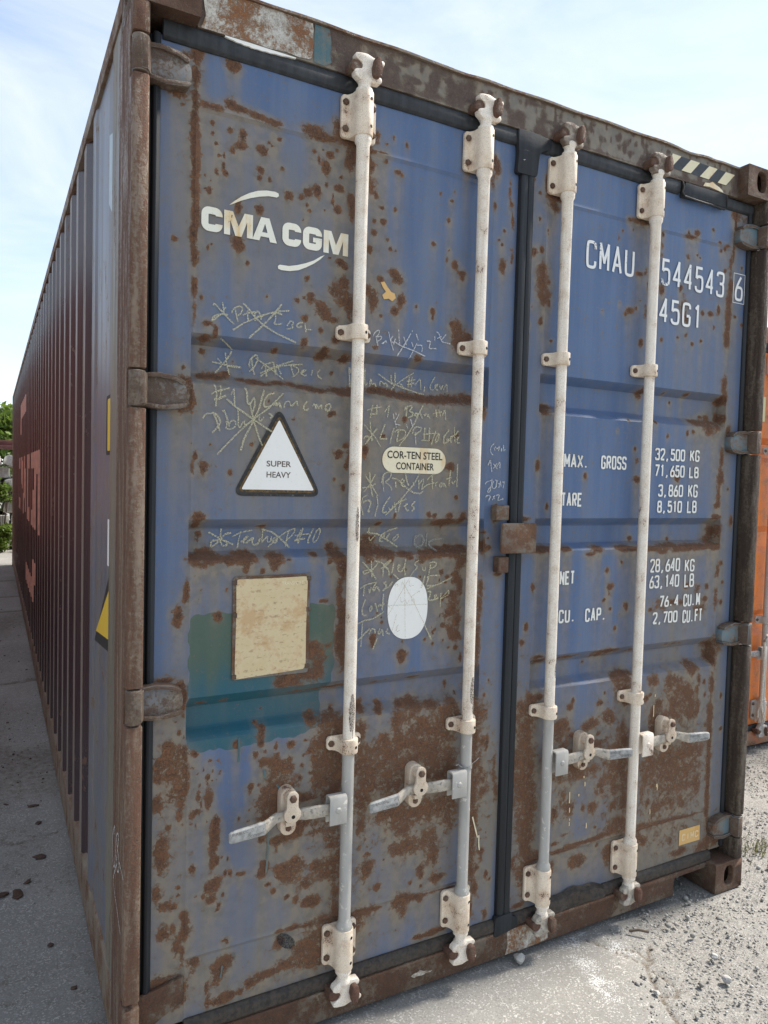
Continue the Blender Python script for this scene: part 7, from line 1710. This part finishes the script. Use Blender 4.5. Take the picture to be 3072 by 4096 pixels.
def tree(x, y, h, w_, seed, mat, label, low=.25, n=5200):
    rg = random.Random(seed)
    t = empty('tree', (x, y, 0))
    tag(t, label, 'tree', 'trees beyond the yard')
    b = MB()
    r0 = .05 + h * .014
    b.tube([(0, 0, -.1), (.03 * h * rg.uniform(-1, 1), .02, h * .3), (.04 * h * rg.uniform(-1, 1), .05, h * .6), (0, 0, h * .85)], r0, 8)
    blobs = []
    for k in range(16):
        a = rg.uniform(0, 6.28)
        z = h * rg.uniform(low, .93)
        rad = w_ * (1 - abs(z / h - .55)) * rg.uniform(.25, .85)
        p = (rad * math.cos(a), rad * math.sin(a), z)
        b.tube([(0, 0, z * .62), (p[0] * .5, p[1] * .5, z * .85), p], r0 * .22, 5)
        s_ = w_ * rg.uniform(.26, .46)
        blobs.append((*p, s_, s_, s_ * .8))
    b.build('trunk', M_bark, t, 0, 60)
    leaves(blobs, n, .075 + h * .004, seed, mat, 'crown', t)
    return t
TR = ((-.75, 19.5, 3.3, 1.7, M_leaf, 'bright green tree just behind the sleeper stack'), (-2.8, 21.5, 4.6, 2.2, M_leafd, 'dark green tree behind the left end of the sleeper stack'), (.9, 21.0, 3.2, 2.0, M_leaf, 'light green tree hidden mostly by the blue container'), (-5.4, 23.5, 5.6, 2.4, M_leaf, 'leafy tree farther left behind the alley'), (3.6, 23.0, 4.2, 2.2, M_leafd, 'dark tree behind the far end of the blue container'), (-8.5, 25, 5.5, 2.6, M_leafd, 'dark tree at the far left of the yard'))
for i_, (x, y, h, w_, m_, lb) in enumerate(TR): tree(x, y, h, w_, 30 + i_, m_, lb)
def bush(x, y, z, r, h, seed, n, label, mat=M_leaf):
    t = empty('bush', (x, y, 0))
    tag(t, label, 'bush', 'bushes growing round the sleeper stack')
    rg = random.Random(seed)
    b = MB()
    for k in range(7):
        a = rg.uniform(0, 6.28)
        b.tube([(0, 0, 0), (r * .4 * math.cos(a), r * .3 * math.sin(a), z + h * .4), (r * .7 * math.cos(a), r * .5 * math.sin(a), z + h * .8)], .007, 5)
    b.build('stem', M_bark, t, 0)
    bl = [(rg.uniform(-.7, .7) * r, rg.uniform(-.5, .5) * r, z + h * rg.uniform(.15, .85), r * .35, r * .35, h * .22) for _ in range(12)]
    leaves(bl, n, .045, seed, mat, 'foliage', t)
bush(-.30, 14.45, 0, .42, .62, 3, 1500, 'low bright green bush at the foot of the sleeper stack')
bush(-.12, 14.62, .95, .26, .42, 4, 600, 'leafy sapling rising in front of the sleeper stack')
bush(-1.2, 14.4, 0, .5, .7, 5, 1200, 'green bush at the left foot of the sleeper stack')
bush(.75, 14.5, 0, .45, .6, 6, 900, 'green bush behind the far corner of the blue container')
# weeds on the gravel beside the casting
wd = MB()
rg = random.Random(9)
for k in range(150):
    x, y = 2.78 + rg.gauss(0, .07), .16 + rg.gauss(0, .05)
    a = rg.uniform(0, 6.28)
    l_ = rg.uniform(.012, .04)
    dx, dy = math.cos(a) * l_ * .6, math.sin(a) * l_ * .6
    wd.add([(x - dy * .12, y + dx * .12, 0), (x + dy * .12, y - dx * .12, 0), (x + dx, y + dy, l_)], [(0, 1, 2)])
tag(wd.build('weeds', leaf_mat('dry_weed', (.10, .11, .035), (.16, .15, .07)), None, 0, 0), kind='stuff')
